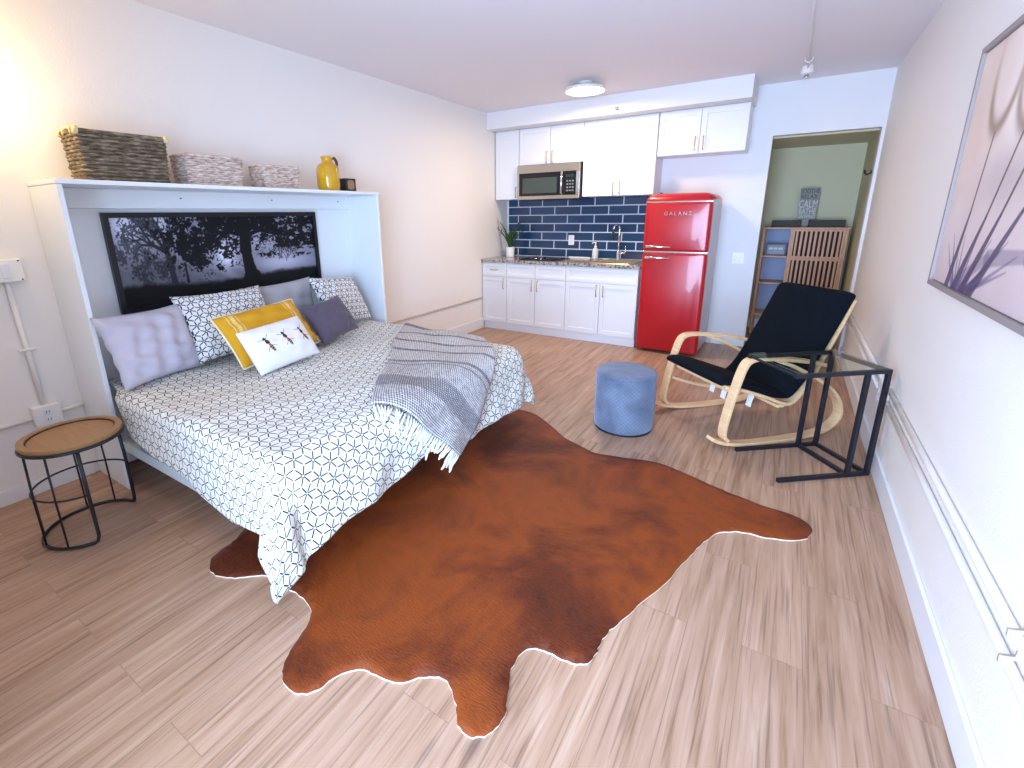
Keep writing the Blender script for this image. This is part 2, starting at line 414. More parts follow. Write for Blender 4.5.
def velvet_mat():
    """blue-grey velvet with a fine woven lattice"""
    m, nt, b = new_mat('blue_grey_velvet')
    tc = N(nt, 'ShaderNodeTexCoord'); uv = N(nt, 'ShaderNodeUVMap'); sep = N(nt, 'ShaderNodeSeparateXYZ'); nt.links.new(uv.outputs[0], sep.inputs[0])
    s = math_node(nt, 'ADD', sep.outputs[0], sep.outputs[1]); d = math_node(nt, 'SUBTRACT', sep.outputs[0], sep.outputs[1])
    q = math_node(nt, 'MINIMUM', math_node(nt, 'ABSOLUTE', math_node(nt, 'SINE', math_node(nt, 'MULTIPLY', s, 110))), math_node(nt, 'ABSOLUTE', math_node(nt, 'SINE', math_node(nt, 'MULTIPLY', d, 110))))
    n1 = N(nt, 'ShaderNodeTexNoise'); n1.inputs['Scale'].default_value = 7; n1.inputs['Detail'].default_value = 4; nt.links.new(tc.outputs['Object'], n1.inputs[0])
    c = ramp(nt, n1.outputs[0], [(0.3, lin((74, 84, 102))), (0.65, lin((108, 119, 138)))])
    k = math_node(nt, 'LESS_THAN', q, 0.22)
    c2 = mixc(nt, math_node(nt, 'MULTIPLY', k, 0.4), c, lin((56, 66, 88)))
    nt.links.new(c2, b.inputs['Base Color']); b.inputs['Roughness'].default_value = 0.8
    b.inputs['Sheen Weight'].default_value = 0.5; b.inputs['Sheen Tint'].default_value = (*lin((190, 205, 235)), 1)
    bp = N(nt, 'ShaderNodeBump'); bp.inputs['Strength'].default_value = 0.4; bp.inputs['Distance'].default_value = 0.004
    nt.links.new(q, bp.inputs['Height']); nt.links.new(bp.outputs[0], b.inputs['Normal'])
    return m
VELVET = velvet_mat()

def glass_mat(name, tint=(0.92, 0.97, 0.95), rough=0.0):
    m, nt, b = new_mat(name)
    nt.nodes.remove(b)
    out = [n for n in nt.nodes if n.type == 'OUTPUT_MATERIAL'][0]
    tr = N(nt, 'ShaderNodeBsdfTransparent'); tr.inputs[0].default_value = (*tint, 1)
    gl = N(nt, 'ShaderNodeBsdfGlossy'); gl.inputs['Roughness'].default_value = 0.02
    fr = N(nt, 'ShaderNodeFresnel'); fr.inputs[0].default_value = 1.5
    mx = N(nt, 'ShaderNodeMixShader'); ge = N(nt, 'ShaderNodeNewGeometry'); nt.links.new(math_node(nt, 'MULTIPLY', fr.outputs[0], math_node(nt, 'SUBTRACT', 1.0, ge.outputs['Backfacing'])), mx.inputs[0]); nt.links.new(tr.outputs[0], mx.inputs[1]); nt.links.new(gl.outputs[0], mx.inputs[2])
    nt.links.new(mx.outputs[0], out.inputs[0])
    return m
GLASS = glass_mat('table_glass')

def wicker_mat(name, a, b_, c_):
    m, nt, b = new_mat(name)
    tc = N(nt, 'ShaderNodeTexCoord'); mp = N(nt, 'ShaderNodeMapping'); mp.inputs['Scale'].default_value = (1, 1, 3.5)
    nt.links.new(tc.outputs['Object'], mp.inputs[0])
    n1 = N(nt, 'ShaderNodeTexNoise'); n1.inputs['Scale'].default_value = 22; n1.inputs['Detail'].default_value = 4; nt.links.new(mp.outputs[0], n1.inputs[0])
    c = ramp(nt, n1.outputs[0], [(0.3, lin(a)), (0.52, lin(b_)), (0.72, lin(c_))])
    nt.links.new(c, b.inputs['Base Color']); b.inputs['Roughness'].default_value = 0.75
    return m
WICKD = wicker_mat('dark_wicker', (70, 58, 44), (112, 98, 80), (160, 146, 124))
WICKL = wicker_mat('pale_wicker', (160, 136, 120), (216, 194, 180), (236, 220, 210))
RAFFIA = M('raffia_binding', (226, 205, 150), 0.7, var=0.15, scale=40)
JUGY = M('mustard_glaze', (206, 156, 24), 0.18, var=0.12, scale=10, coat=0.4)
JUGB = M('brown_glaze', (84, 52, 30), 0.3)
LEAF = M('leaf_green', (46, 82, 44), 0.45, var=0.3, scale=12)
SOIL = M('potting_soil', (40, 32, 26), 0.9)
BLUEB = M('blue_grey_backing', (160, 174, 206), 0.6)

# ================================================================== THE SETTING
t = 0.12
AX0, AX1, AY, AZ = 2.75, 3.962, 1.78, 2.2         # alcove behind the doorway
DX0, DX1, DZ = 3.083, 3.942, 2.215                # doorway in the kitchen wall
struct(MB().box(-t, XR + t, YF - t, AY + t, -0.1, 0).build('floor', FLOOR))
struct(MB().box(-t, XR + t, YF - t, YB + 0.0, HC, HC + 0.1).build('ceiling', CEIL))
struct(MB().box(-t, 0, YF - t, YB + t, 0, HC).build('wall_left', WALL))
struct(MB().box(XR, XR + t, YF - t, AY + t, 0, HC).build('wall_right', WALL))
def wall_hole(x0, x1, z0, z1, hx0, hx1, hz0, hz1, ya, yb):
    """one wall slab (x,z) with a rectangular opening"""
    xs = [x0, hx0, hx1, x1]; zs = [z0, hz0, hz1, z1]; mb = MB()
    idx = {}
    for k, y in enumerate((ya, yb)):
        for i, x in enumerate(xs):
            for j, z in enumerate(zs): idx[k, i, j] = len(mb.v); mb.v.append((x, y, z))
    solid = lambda i, j: 0 <= i < 3 and 0 <= j < 3 and not (i == 1 and j == 1) and xs[i + 1] - xs[i] > 1e-6 and zs[j + 1] - zs[j] > 1e-6
    for i in range(3):
        for j in range(3):
            if not solid(i, j): continue
            for k in (0, 1):
                q = [idx[k, i, j], idx[k, i + 1, j], idx[k, i + 1, j + 1], idx[k, i, j + 1]]
                mb.f.append(tuple(q if k == 0 else q[::-1]))
            for di, dj, e in ((-1, 0, ((i, j), (i, j + 1))), (1, 0, ((i + 1, j), (i + 1, j + 1))), (0, -1, ((i, j), (i + 1, j))), (0, 1, ((i, j + 1), (i + 1, j + 1)))):
                if not solid(i + di, j + dj):
                    (a, b), (c, d) = e; mb.f.append((idx[0, a, b], idx[0, c, d], idx[1, c, d], idx[1, a, b]))
    return mb
struct(wall_hole(0, XR, 0, HC, DX0, DX1, 0, DZ, YB, YB + t).build('wall_back', WALLK))
WX0, WX1, WZ0, WZ1 = 2.05, 3.75, 0.08, 2.2        # patio window behind the camera
struct(wall_hole(0, XR, 0, HC, WX0, WX1, WZ0, WZ1, YF - t, YF).build('wall_front', WALL))
struct(MB().box(AX0 - t, XR, AY, AY + t, 0, 2.4).build('wall_alcove_back', ALC))
struct(MB().box(AX0 - t, AX0, YB + t, AY, 0, 2.4).build('wall_alcove_left', ALC))
struct(MB().box(AX1 - 0.012, XR, YB + t + 0.001, AY, 0, AZ).build('wall_alcove_right', ALC))
struct(MB().box(AX0, XR, YB + t, AY, AZ, AZ + 0.1).build('ceiling_alcove', ALC))
# dropped soffit over the kitchen run
struct(MB().box(0, 2.9, 0.128, YB, 2.5, HC).build('trim_1', WALLK, bevel=0.004)); 
# baseboards
struct(MB().box(0, 0.014, YF, -4.40, 0, 0.085).build('baseboard_left', TRIM, bevel=0.004))
struct(MB().box(0, 0.014, -2.2, 0.0, 0, 0.135).build('baseboard_left_far', TRIM, bevel=0.004))
struct(MB().box(XR - 0.016, XR, YF, YB, 0, 0.125).build('baseboard_right', TRIM, bevel=0.004))
struct(MB().box(2.74, DX0, YB - 0.014, YB, 0, 0.1).build('baseboard_back', TRIM, bevel=0.004))
struct(MB().box(AX0, AX1 - 0.012, AY - 0.014, AY, 0, 0.12).build('baseboard_alcove', TRIM, bevel=0.004))
# tiled splashback
struct(MB().box(0.03, 2.06, YB - 0.012, YB, 0.925, 1.70).build('wall_splashback', TILE))
# window behind the camera
w = MB()
for a, b in (((WX0, WZ0), (WX1, WZ0)), ((WX0, WZ1), (WX1, WZ1))): w.box(a[0], b[0], YF - 0.09, YF - 0.03, a[1] - 0.0, a[1] + 0.05) if a[1] < 1 else w.box(a[0], b[0], YF - 0.09, YF - 0.03, a[1] - 0.05, a[1])
for x in (WX0, (WX0 + WX1) / 2 - 0.025, WX1 - 0.05): w.box(x, x + 0.05, YF - 0.09, YF - 0.03, WZ0 + 0.05, WZ1 - 0.05)
win = struct(w.build('window_1', TRIM))
pane = MB().box(WX0 + 0.05, WX1 - 0.05, YF - 0.064, YF - 0.058, WZ0 + 0.05, WZ1 - 0.05).build('pane', GLASS, win)

# ================================================================== KITCHEN
def shaker(mb, x0, x1, z0, z1, yf, th=0.02, rail=0.05, rec=0.008):
    """one connected shaker panel facing -y"""
    rx = min(rail, (x1 - x0) * 0.25); rz = min(rail, (z1 - z0) * 0.28)
    o = len(mb.v); g = 0.004
    R = [[(x0, z0), (x1, z0), (x1, z1), (x0, z1)], [(x0 + rx, z0 + rz), (x1 - rx, z0 + rz), (x1 - rx, z1 - rz), (x0 + rx, z1 - rz)],
         [(x0 + rx + g, z0 + rz + g), (x1 - rx - g, z0 + rz + g), (x1 - rx - g, z1 - rz - g), (x0 + rx + g, z1 - rz - g)]]
    for (r, y) in ((R[0], yf + th), (R[0], yf), (R[1], yf), (R[2], yf + rec)):
        mb.v += [(p[0], y, p[1]) for p in r]
    for k in range(3):
        for a in range(4):
            b = (a + 1) % 4; mb.f.append((o + k * 4 + a, o + k * 4 + b, o + k * 4 + 4 + b, o + k * 4 + 4 + a))
    mb.f.append((o + 12, o + 13, o + 14, o + 15)); mb.f.append((o + 3, o + 2, o + 1, o))
    return mb
def pull(x, z0, z1, yf, parent, horiz=None, mat=GOLD):
    if horiz: p = [(horiz[0], yf, z0), (horiz[0], yf - 0.026, z0), (horiz[1], yf - 0.026, z0), (horiz[1], yf, z0)]
    else: p = [(x, yf, z0), (x, yf - 0.026, z0), (x, yf - 0.026, z1), (x, yf, z1)]
    q = []
    for i in range(3):
        a, b = Vector(p[i]), Vector(p[i + 1]); q += [a.lerp(b, s) for s in (0.0 if i == 0 else 0.12, 0.5, 0.88 if i < 2 else 1.0)]
    return MB().tube(q, 0.0055, 8).build('handle', mat, parent, smooth=True)

def carcass(x0, x1, y0, y1, z0, z1, parent, kick=0.0):
    mb = MB().box(x0, x1, y0, y1, z0, z1)
    return mb.build('carcass', WHITE, parent, bevel=0.002)

CB0, CTOP = 0.10, 0.885
gap = 0.003
def base_cabinet(x0, x1, label, fronts, doors):
    """fronts: (x0,x1,handle?) ; doors: (x0,x1,handle_x)"""
    r = root('base_cabinet', ((x0 + x1) / 2, 0.3, 0), label, 'cabinet', 'white base cabinets under the granite worktop')
    carcass(x0, x1 - 0.002, 0.0, 0.638, CB0, CTOP, r)
    MB().box(x0, x1 - 0.002, 0.012, 0.62, 0.0, CB0 - 0.001).build('toe_kick', WHITE, r)
    for a, b, h in fronts:
        d = shaker(MB(), a + gap, b - gap, 0.715, 0.872, -0.021, rail=0.035).build('drawer' if h else 'false_front', WHITE, r)
        if h: pull(0, 0.795, 0, -0.021, d, horiz=h)
    for a, b, hx in doors:
        d = shaker(MB(), a + gap, b - gap, CB0 + 0.008, 0.703, -0.021).build('door', WHITE, r)
        pull(hx, 0.555, 0.685, -0.021, d)
    return r
base_cabinet(0.01, 0.375, 'narrow white base cabinet against the left wall, below the potted plant', [(0.01, 0.375, (0.145, 0.245))], [(0.01, 0.375, 0.335)])
base_cabinet(0.375, 1.185, 'white base cabinet with two doors and two top panels below the cooktop', [(0.375, 0.78, None), (0.78, 1.185, None)], [(0.375, 0.78, 0.742), (0.78, 1.185, 0.818)])
base_cabinet(1.185, 2.03, 'white base cabinet under the sink, beside the red fridge', [(1.185, 2.03, None)], [(1.185, 1.607, 1.568), (1.607, 2.03, 1.648)])

def slab_with_hole(x0, x1, y0, y1, hx0, hx1, hy0, hy1, z0, z1):
    m = wall_hole(x0, x1, y0, y1, hx0, hx1, hy0, hy1, z0, z1)      # built as (x, z=y, y=z): swap axes
    m.v = [(v[0], v[2], v[1]) for v in m.v]
    return m
SX0, SX1, SY0, SY1 = 1.40, 1.93, 0.06, 0.46
tag(slab_with_hole(0.003, 2.04, -0.035, YB - 0.002, SX0 + 0.02, SX1 - 0.02, SY0 + 0.02, SY1 - 0.02, CTOP + 0.001, 0.924).build('worktop', GRANITE, bevel=0.004),
    'speckled brown and grey granite worktop running along the kitchen wall', 'worktop')
# sink
r = root('sink', ((SX0 + SX1) / 2, 0.26, 0.925), 'stainless steel sink set into the worktop beside the red fridge', 'sink')
SINKM = M('sink_steel', (222, 206, 176), 0.28, 0.9)  # tan tint paints the reflection of warm lights into the steel
def rrect(x0, x1, y0, y1, rad, z, n=5):
    p = []
    for cx, cy, a0 in ((x1 - rad, y1 - rad, 0), (x0 + rad, y1 - rad, PI / 2), (x0 + rad, y0 + rad, PI), (x1 - rad, y0 + rad, 1.5 * PI)):
        for i in range(n + 1):
            a = a0 + PI / 2 * i / n; p.append((cx + rad * math.cos(a), cy + rad * math.sin(a), z))
    return p
e = 0.028
MB().loft([rrect(SX0, SX1, SY0, SY1, 0.05, 0.9255), rrect(SX0 + 0.004, SX1 - 0.004, SY0 + 0.004, SY1 - 0.004, 0.05, 0.933), rrect(SX0 + e, SX1 - e, SY0 + e, SY1 - e, 0.045, 0.932),
           rrect(SX0 + e + .01, SX1 - e - .01, SY0 + e + .01, SY1 - e - .01, 0.045, 0.915), rrect(SX0 + e + .03, SX1 - e - .03, SY0 + e + .03, SY1 - e - .03, 0.05, 0.905)], caps=False).build('rim', SINKM, r, smooth=True)
MB().loft([rrect(SX0 + .05, SX1 - .05, SY0 + .05, SY1 - .05, 0.05, 0.9), rrect(SX0 + .055, SX1 - .055, SY0 + .055, SY1 - .055, 0.06, 0.895)]).build('bowl', SINKM, r, smooth=False)
# faucet
FX, FY = 1.625, 0.535
r = root('kitchen_faucet', (FX, FY, 0.925), 'tall chrome gooseneck faucet standing behind the sink', 'faucet')
MB().lathe([(0.028, 0), (0.028, 0.008), (0.02, 0.014), (0.019, 0.10), (0.015, 0.11)], (FX, FY, 0.9245), 20).build('base', CHROME, r, smooth=True)
neck = [(FX, FY, 1.03), (FX, FY, 1.24)] + [(FX, FY - 0.055 + 0.055 * math.cos(a), 1.29 + 0.055 * math.sin(a)) for a in [PI * i / 10 for i in range(11)]]
neck = [(x - 0.35 * (FY - y), y, z) for x, y, z in neck]
MB().tube(neck, 0.011, 12).build('spout', CHROME, r, smooth=True)
hd = neck[-1]
MB().tube([hd, (hd[0] - 0.004, hd[1] - 0.006, hd[2] - 0.06), (hd[0] - 0.008, hd[1] - 0.01, hd[2] - 0.12)], [0.012, 0.016, 0.018], 12).build('spray_head', BLACK, r, smooth=True)
MB().tube([(FX + 0.01, FY, 1.01), (FX + 0.075, FY, 1.012)], 0.012, 10).build('handle', CHROME, r, smooth=True)
MB().tube([(FX + 0.078, FY, 0.995), (FX + 0.088, FY - 0.005, 1.05), (FX + 0.083, FY - 0.01, 1.10)], [0.007, 0.006, 0.004], 8).build('lever', CHROME, r, smooth=True)
# soap bottle
SPX, SPY = 1.348, 0.5
r = root('soap_dispenser', (SPX, SPY, 0.925), 'clear soap pump bottle standing left of the sink', 'soap bottle')
SOAPG = M('soap_bottle_plastic', (200, 200, 200), 0.1, coat=0.5)
MB().lathe([(0.02, 0), (0.037, 0.003), (0.038, 0.012), (0.038, 0.115), (0.03, 0.135), (0.016, 0.142), (0.016, 0.15)], (SPX, SPY, 0.9245), 24).build('bottle', SOAPG, r, smooth=True)
MB().lathe([(0.017, 0.15), (0.017, 0.165), (0.006, 0.168), (0.006, 0.20)], (SPX, SPY, 0.9245), 16).build('collar', PLAST, r, smooth=True)
MB().tube([(SPX + 0.008, SPY, 1.128), (SPX, SPY, 1.132), (SPX - 0.03, SPY - 0.01, 1.13), (SPX - 0.042, SPY - 0.014, 1.12)], 0.006, 8).build('pump', PLAST, r, smooth=True)
tag(MB().lathe([(0.02, 0), (0.036, 0.002), (0.038, 0.012), (0.034, 0.013), (0.018, 0.006)], (0, 0, 0), 20).build('soap_dish', PLAST, None, smooth=True), 'small white dish on the worktop between soap bottle and faucet', 'dish').location = (1.475, 0.53, 0.9255)
# cooktop
r = root('cooktop', (0.76, 0.32, 0.925), 'black glass two-burner electric cooktop in the worktop', 'cooktop')
MB().box(0.50, 1.02, 0.07, 0.50, 0.9245, 0.933).build('glass_top', DARKGLASS, r, bevel=0.003)
for bx in (0.64, 0.87):
    MB().lathe([(0.088, 0), (0.09, 0.0015), (0.078, 0.0018), (0.076, 0.0)], (bx, 0.3, 0.9332), 32, caps=False).build('burner', M('burner_ring', (90, 90, 92), 0.3), r)
for kx in (0.72, 0.79):
    MB().lathe([(0.016, 0), (0.016, 0.014), (0.012, 0.017)], (kx, 0.115, 0.933), 16).build('knob', CHROME, r, smooth=True)
tag(MB().box(0.97, 1.26, 0.56, 0.575, 0.9245, 0.9445).build('spoon_rest', PLAST, bevel=0.004), 'slim white strip lying behind the cooktop against the tiles', 'trim strip')
# plant
PX, PY = 0.18, 0.42
r = root('potted_plant', (PX, PY, 0.925), 'spiky green plant in a white pot at the left end of the worktop', 'plant')
MB().lathe([(0.045, 0), (0.054, 0.002), (0.062, 0.13), (0.057, 0.131), (0.053, 0.112)], (PX, PY, 0.9245), 28).build('pot', PLAST, r, smooth=True, angle=50)
MB().lathe([(0.0, 0.0), (0.052, 0.0), (0.05, 0.004), (0.0, 0.006)], (PX, PY, 1.035), 20, caps=False).build('soil', SOIL, r)
rnd = random.Random(3)
for i in range(15):
    a = rnd.uniform(0, 2 * PI); L = rnd.uniform(0.30, 0.46); lean = rnd.uniform(0.25, 0.8)
    if i == 0: a, L, lean = PI * 1.08, 0.52, 0.5
    if i == 1: a, L, lean = 0.2, 0.36, 0.75
    d = Vector((math.cos(a), math.sin(a), 0)); pts = []; ws = []
    for j in range(9):
        s = j / 8; h = L * lean * s * (0.35 + 0.65 * s); z = L * (s * math.sqrt(1 - min(lean, .9) ** 2 * 0.5) - 0.32 * lean * s ** 3)
        q = Vector((PX, PY, 1.037)) + d * (0.008 + h) + Vector((0, 0, z)); q.x = max(q.x, 0.02); q.y = min(q.y, 0.635)
        pts.append(q); ws.append(0.030 * (1 - s ** 2.2) + 0.004)
    MB().ribbon(pts, (-d.y, d.x, 0.12), ws, 0.0022).build('leaf', LEAF, r, smooth=True)

# upper cabinets
UY = 0.34
def upper_cabinet(x0, x1, z0, z1, label, doors):
    r = root('upper_cabinet', ((x0 + x1) / 2, 0.5, z0), label, 'cabinet', 'white wall cabinets over the kitchen')
    carcass(x0, x1, UY, YB - 0.001, z0, z1, r)
    for a, b, hx, hz in doors:
        d = shaker(MB(), a + gap, b - gap, z0 + 0.003, z1 - 0.012, UY - 0.021).build('door', WHITE, r)
        pull(hx, hz, hz + 0.125, UY - 0.021, d)
upper_cabinet(0.015, 0.358, 1.667, 2.499, 'narrow tall white wall cabinet in the left kitchen corner', [(0.015, 0.358, 0.322, 1.69)])
upper_cabinet(0.364, 1.205, 2.068, 2.499, 'short white wall cabinet directly above the microwave', [(0.364, 0.785, 0.747, 2.085), (0.785, 1.205, 0.822, 2.085)])
upper_cabinet(1.211, 2.032, 1.674, 2.499, 'large tall two-door white wall cabinet right of the microwave', [(1.211, 1.6215, 1.584, 1.69), (1.6215, 2.032, 1.66, 1.69)])
upper_cabinet(2.042, 2.88, 2.062, 2.499, 'short white wall cabinet high above the red fridge', [(2.042, 2.452, 2.413, 2.1), (2.452, 2.88, 2.491, 2.1)])

# microwave
r = root('microwave', (0.785, 0.45, 1.655), 'stainless over-the-range microwave with dark door hung under cabinet', 'microwave')
my = 0.275
MB().box(0.368, 1.202, my + 0.001, YB - 0.014, 1.655, 2.066).build('body', BLACK, r, bevel=0.003)
MB().box(0.372, 1.198, my - 0.022, my, 1.968, 2.062).build('top_panel', STEEL, r, bevel=0.003)
MB().box(0.372, 1.198, my - 0.022, my, 1.657, 1.70).build('bottom_panel', STEEL, r, bevel=0.003)
MB().box(1.155, 1.198, my - 0.022, my, 1.701, 1.967).build('side_trim', CHROME, r, bevel=0.003)
d = MB().box(0.40, 0.965, my - 0.026, my, 1.701, 1.967).build('door', DARKGLASS, r, bevel=0.003)
MB().box(0.372, 0.399, my - 0.022, my, 1.701, 1.967).build('side_trim', STEEL, r, bevel=0.003)
MB().box(0.45, 0.915, my - 0.0285, my - 0.0262, 1.73, 1.91).build('window', M('microwave_window', (62, 74, 68), 0.12), d)
MB().tube([(0.985, my - 0.02, 1.965), (0.985, my - 0.055, 1.955), (0.99, my - 0.068, 1.84), (0.985, my - 0.055, 1.72), (0.985, my - 0.02, 1.71)], 0.013, 10).build('handle', CHROME, r, smooth=True)
cp = MB().box(1.012, 1.153, my - 0.026, my, 1.701, 1.967).build('control_panel', DARKGLASS, r, bevel=0.002)
KEY = M('microwave_key', (120, 130, 132), 0.4)
MB().box(1.03, 1.135, my - 0.028, my - 0.0262, 1.90, 1.93).build('display', M('microwave_display', (40, 52, 56), 0.2), cp)
for i in range(4):
    for j in range(3): MB().box(1.04 + j * 0.034, 1.062 + j * 0.034, my - 0.028, my - 0.0262, 1.74 + i * 0.036, 1.757 + i * 0.036).build('key', KEY, cp)

# fridge
FX0, FX1, FYF, FYB = 2.066, 2.700, -0.085, 0.60
fr = root('refrigerator', ((FX0 + FX1) / 2, 0.26, 0), 'tall glossy red retro fridge with pale grey sides beside the kitchen cabinets', 'fridge')
MB().box(FX0 + 0.008, FX1 - 0.003, -0.012, FYB, 0.035, 1.60).build('body', FRSIDE, fr, bevel=0.012)
def fdoor(z0, z1, name):
    rings = []
    for z, ins in ((z0, 0.012), (z0 + 0.006, 0.004), (z0 + 0.02, 0.0), (z1 - 0.02, 0.0), (z1 - 0.006, 0.004), (z1, 0.012)):
        p = [(FX1 - ins, -0.014, z), (FX0 + ins, -0.014, z)]
        n = 8; rad = 0.04
        L = [(FX0 + ins + rad - rad * math.cos(a), FYF + 0.03 - rad * math.sin(a) * 0.75 + 0.0, z) for a in [PI / 2 * i / n for i in range(n + 1)]]
        mid = [(FX0 + (FX1 - FX0) * s, FYF + ins - 0.012 * math.sin(PI * s), z) for s in (0.2, 0.35, 0.5, 0.65, 0.8)]
        Rr = [(FX0 + FX1 - q[0], q[1], z) for q in L[::-1]]
        rings.append(p + L + mid + Rr)
    return MB().loft(rings).build(name, RED, fr, smooth=True, angle=45)
d2 = fdoor(0.035, 1.072, 'door'); d1 = fdoor(1.098, 1.572, 'freezer_door')
MB().box(FX0 + 0.004, FX1 - 0.004, FYF + 0.004, -0.013, 1.0735, 1.0965).build('chrome_band', CHROME, fr, bevel=0.004)
MB().box(FX0 + 0.004, FX1 - 0.004, FYF + 0.002, -0.013, 1.5735, 1.592).build('chrome_band', CHROME, fr, bevel=0.004)
# sloping rounded crown
def crown(z, fx, fy, by): 
    return [(FX0 + fx, fy, z), (FX0 + fx + 0.03, fy - 0.01, z), (FX1 - fx - 0.03, fy - 0.01, z), (FX1 - fx, fy, z), (FX1 - fx, by, z), (FX0 + fx, by, z)]
MB().loft([crown(1.593, 0.004, FYF + 0.02, FYB - 0.01), crown(1.615, 0.008, FYF + 0.022, FYB - 0.012), crown(1.645, 0.03, FYF + 0.045, FYB - 0.04), crown(1.662, 0.065, FYF + 0.085, FYB - 0.07), crown(1.668, 0.11, FYF + 0.14, FYB - 0.1)]).build('crown', RED, fr, smooth=True, angle=60)
for z, dd in ((1.143, d1), (1.03, d2)):
    MB().tube([(FX0 + 0.05, FYF, z + 0.0), (FX0 + 0.05, FYF - 0.04, z), (FX0 + 0.12, FYF - 0.048, z), (FX0 + 0.20, FYF - 0.04, z - 0.003), (FX0 + 0.275, FYF - 0.022, z - 0.006), (FX0 + 0.29, FYF, z - 0.006)], [0.016, 0.017, 0.013, 0.010, 0.009, 0.008], 10).build('handle', CHROME, dd, smooth=True)
text_part('GALANZ', 0.052, 0.004, CHROME, d1, Matrix.Translation((2.392, FYF - 0.018, 1.468)) @ Matrix.Rotation(PI / 2, 4, 'X'), 'lettering', 1.45)
for x in (FX0 + 0.06, FX1 - 0.06):
    for y in (0.03, FYB - 0.06): MB().lathe([(0.02, 0), (0.02, 0.036)], (x, y, 0), 12).build('foot', BLACK, fr)

# outlet plates and switches
def plate(name, label, cat, cx, cz, y, w_, h_, kind, group=None):
    r = root(name, (cx, y, cz), label, cat, group)
    MB().box(cx - w_ / 2, cx + w_ / 2, y - 0.008, y, cz - h_ / 2, cz + h_ / 2).build('cover_plate', PLAST, r, bevel=0.003)
    if kind == 'duplex':
        for dz in (-0.024, 0.024):
            f = MB().box(cx - 0.016, cx + 0.016, y - 0.011, y - 0.0082, cz + dz - 0.016, cz + dz + 0.016).build('socket', WHITE, r, bevel=0.003)
            for dx in (-0.006, 0.006): MB().box(cx + dx - 0.0012, cx + dx + 0.0012, y - 0.0118, y - 0.011, cz + dz - 0.006, cz + dz + 0.006).build('slot', BLACK, f)
    else:
        for dx in (-0.024, 0.024): MB().box(cx + dx - 0.015, cx + dx + 0.015, y - 0.012, y - 0.0082, cz - 0.033, cz + 0.033).build('rocker', WHITE, r, bevel=0.003)
    return r
plate('power_outlet', 'white duplex outlet on the navy tiles behind the cooktop', 'outlet', 0.967, 1.149, YB - 0.0125, 0.078, 0.125, 'duplex')
plate('light_switch', 'white double rocker switch on the wall right of the fridge', 'light switch', 2.913, 0.985, YB - 0.0005, 0.115, 0.12, 'switch')

# ceiling lamp, sprinklers, pipe
CX, CY = 1.515, -0.49
r = root('ceiling_lamp', (CX, CY, HC), 'round flat glowing white ceiling lamp in front of the soffit', 'ceiling light')
MB().lathe([(0.07, 0.0), (0.07, -0.012), (0.06, -0.02), (0.055, -0.034), (0.085, -0.038), (0.085, -0.05)], (CX, CY, HC), 32).build('canopy', LAMPW, r, smooth=True, angle=40)
MB().lathe([(0.0, -0.049), (0.17, -0.05), (0.187, -0.055), (0.187, -0.080), (0.181, -0.080), (0.178, -0.07), (0.0, -0.069)], (CX, CY, HC), 40, caps=False).build('rim', LAMPW, r, smooth=True, angle=40)
MB().lathe([(0.177, -0.0725), (0.1795, -0.080), (0.15, -0.085), (0.0, -0.086)], (CX, CY, HC), 40, caps=True).build('diffuser', M('lamp_diffuser', (255, 250, 240), 0.4, emit=(255, 244, 222), strength=9), r, smooth=True)
r = root('sprinkler_head', (1.64, 0.127, 2.535), 'small chrome sprinkler on the front of the kitchen soffit', 'sprinkler')
fl = [(0.02, 0), (0.021, 0.004), (0.012, 0.01), (0.007, 0.012), (0.007, 0.03), (0.014, 0.032), (0.014, 0.035)]
m_ = MB().lathe(fl, (0, 0, 0), 16); m_.v = [(1.64 + v[0], 0.127 - v[2], 2.548 + v[1]) for v in m_.v]
m_.build('head', CHROME, r, smooth=True)
r = root('ceiling_sprinkler', (3.31, 0.2, HC), 'white ceiling sprinkler fitting at the end of its pipe', 'sprinkler')
MB().lathe([(0.045, 0), (0.046, -0.01), (0.05, -0.03), (0.05, -0.06), (0.03, -0.066)], (3.30, 0.16, HC - 0.001), 20).build('base', PIPEM, r, smooth=True, angle=40)
MB().lathe([(0.018, -0.066), (0.016, -0.085), (0.03, -0.088), (0.03, -0.092)], (3.30, 0.16, HC - 0.001), 16).build('head', CHROME, r, smooth=True)
r = root('ceiling_pipe', (3.31, -1.5, HC), 'thin white sprinkler pipe running along the ceiling', 'pipe')
MB().tube([(3.30, 0.105, HC - 0.022), (3.302, -0.9, HC - 0.022), (3.31, -2.0, HC - 0.022), (3.318, -3.2, HC - 0.022)], 0.008, 10).build('pipe', PIPEM, r, smooth=True)
for y in (-0.15, -2.7):
    MB().tube([(3.276, y, HC - 0.001), (3.279, y, HC - 0.028), (3.304, y, HC - 0.042), (3.329, y, HC - 0.028), (3.332, y, HC - 0.001)], 0.005, 6).build('clip', PIPEM, r, smooth=True)

# ================================================================== LEFT WALL: bed cabinet
BY0, BY1, BD, BT = -4.375, -2.238, 0.40, 1.676
bc = root('fold_down_bed', (0.2, (BY0 + BY1) / 2, 0), 'open white fold-down wall bed cabinet on the left wall with shelf top', 'bed')
MB().box(0.002, BD, BY0, BY0 + 0.022, 0, BT - 0.024).build('side_panel', MELA, bc, bevel=0.002)
MB().box(0.002, BD, BY1 - 0.022, BY1, 0, BT - 0.024).build('side_panel', MELA, bc, bevel=0.002)
MB().box(0.002, BD + 0.004, BY0 - 0.002, BY1 + 0.002, BT - 0.023, BT).build('top_shelf', MELA, bc, bevel=0.003)
MB().box(0.002, 0.02, BY0 + 0.023, BY1 - 0.023, 0.1, BT - 0.024).build('back_panel', MELA, bc)
h = MB().box(0.021, 0.062, BY0 + 0.023, BY1 - 0.023, 1.545, BT - 0.024).build('header_rail', MELA, bc, bevel=0.002)
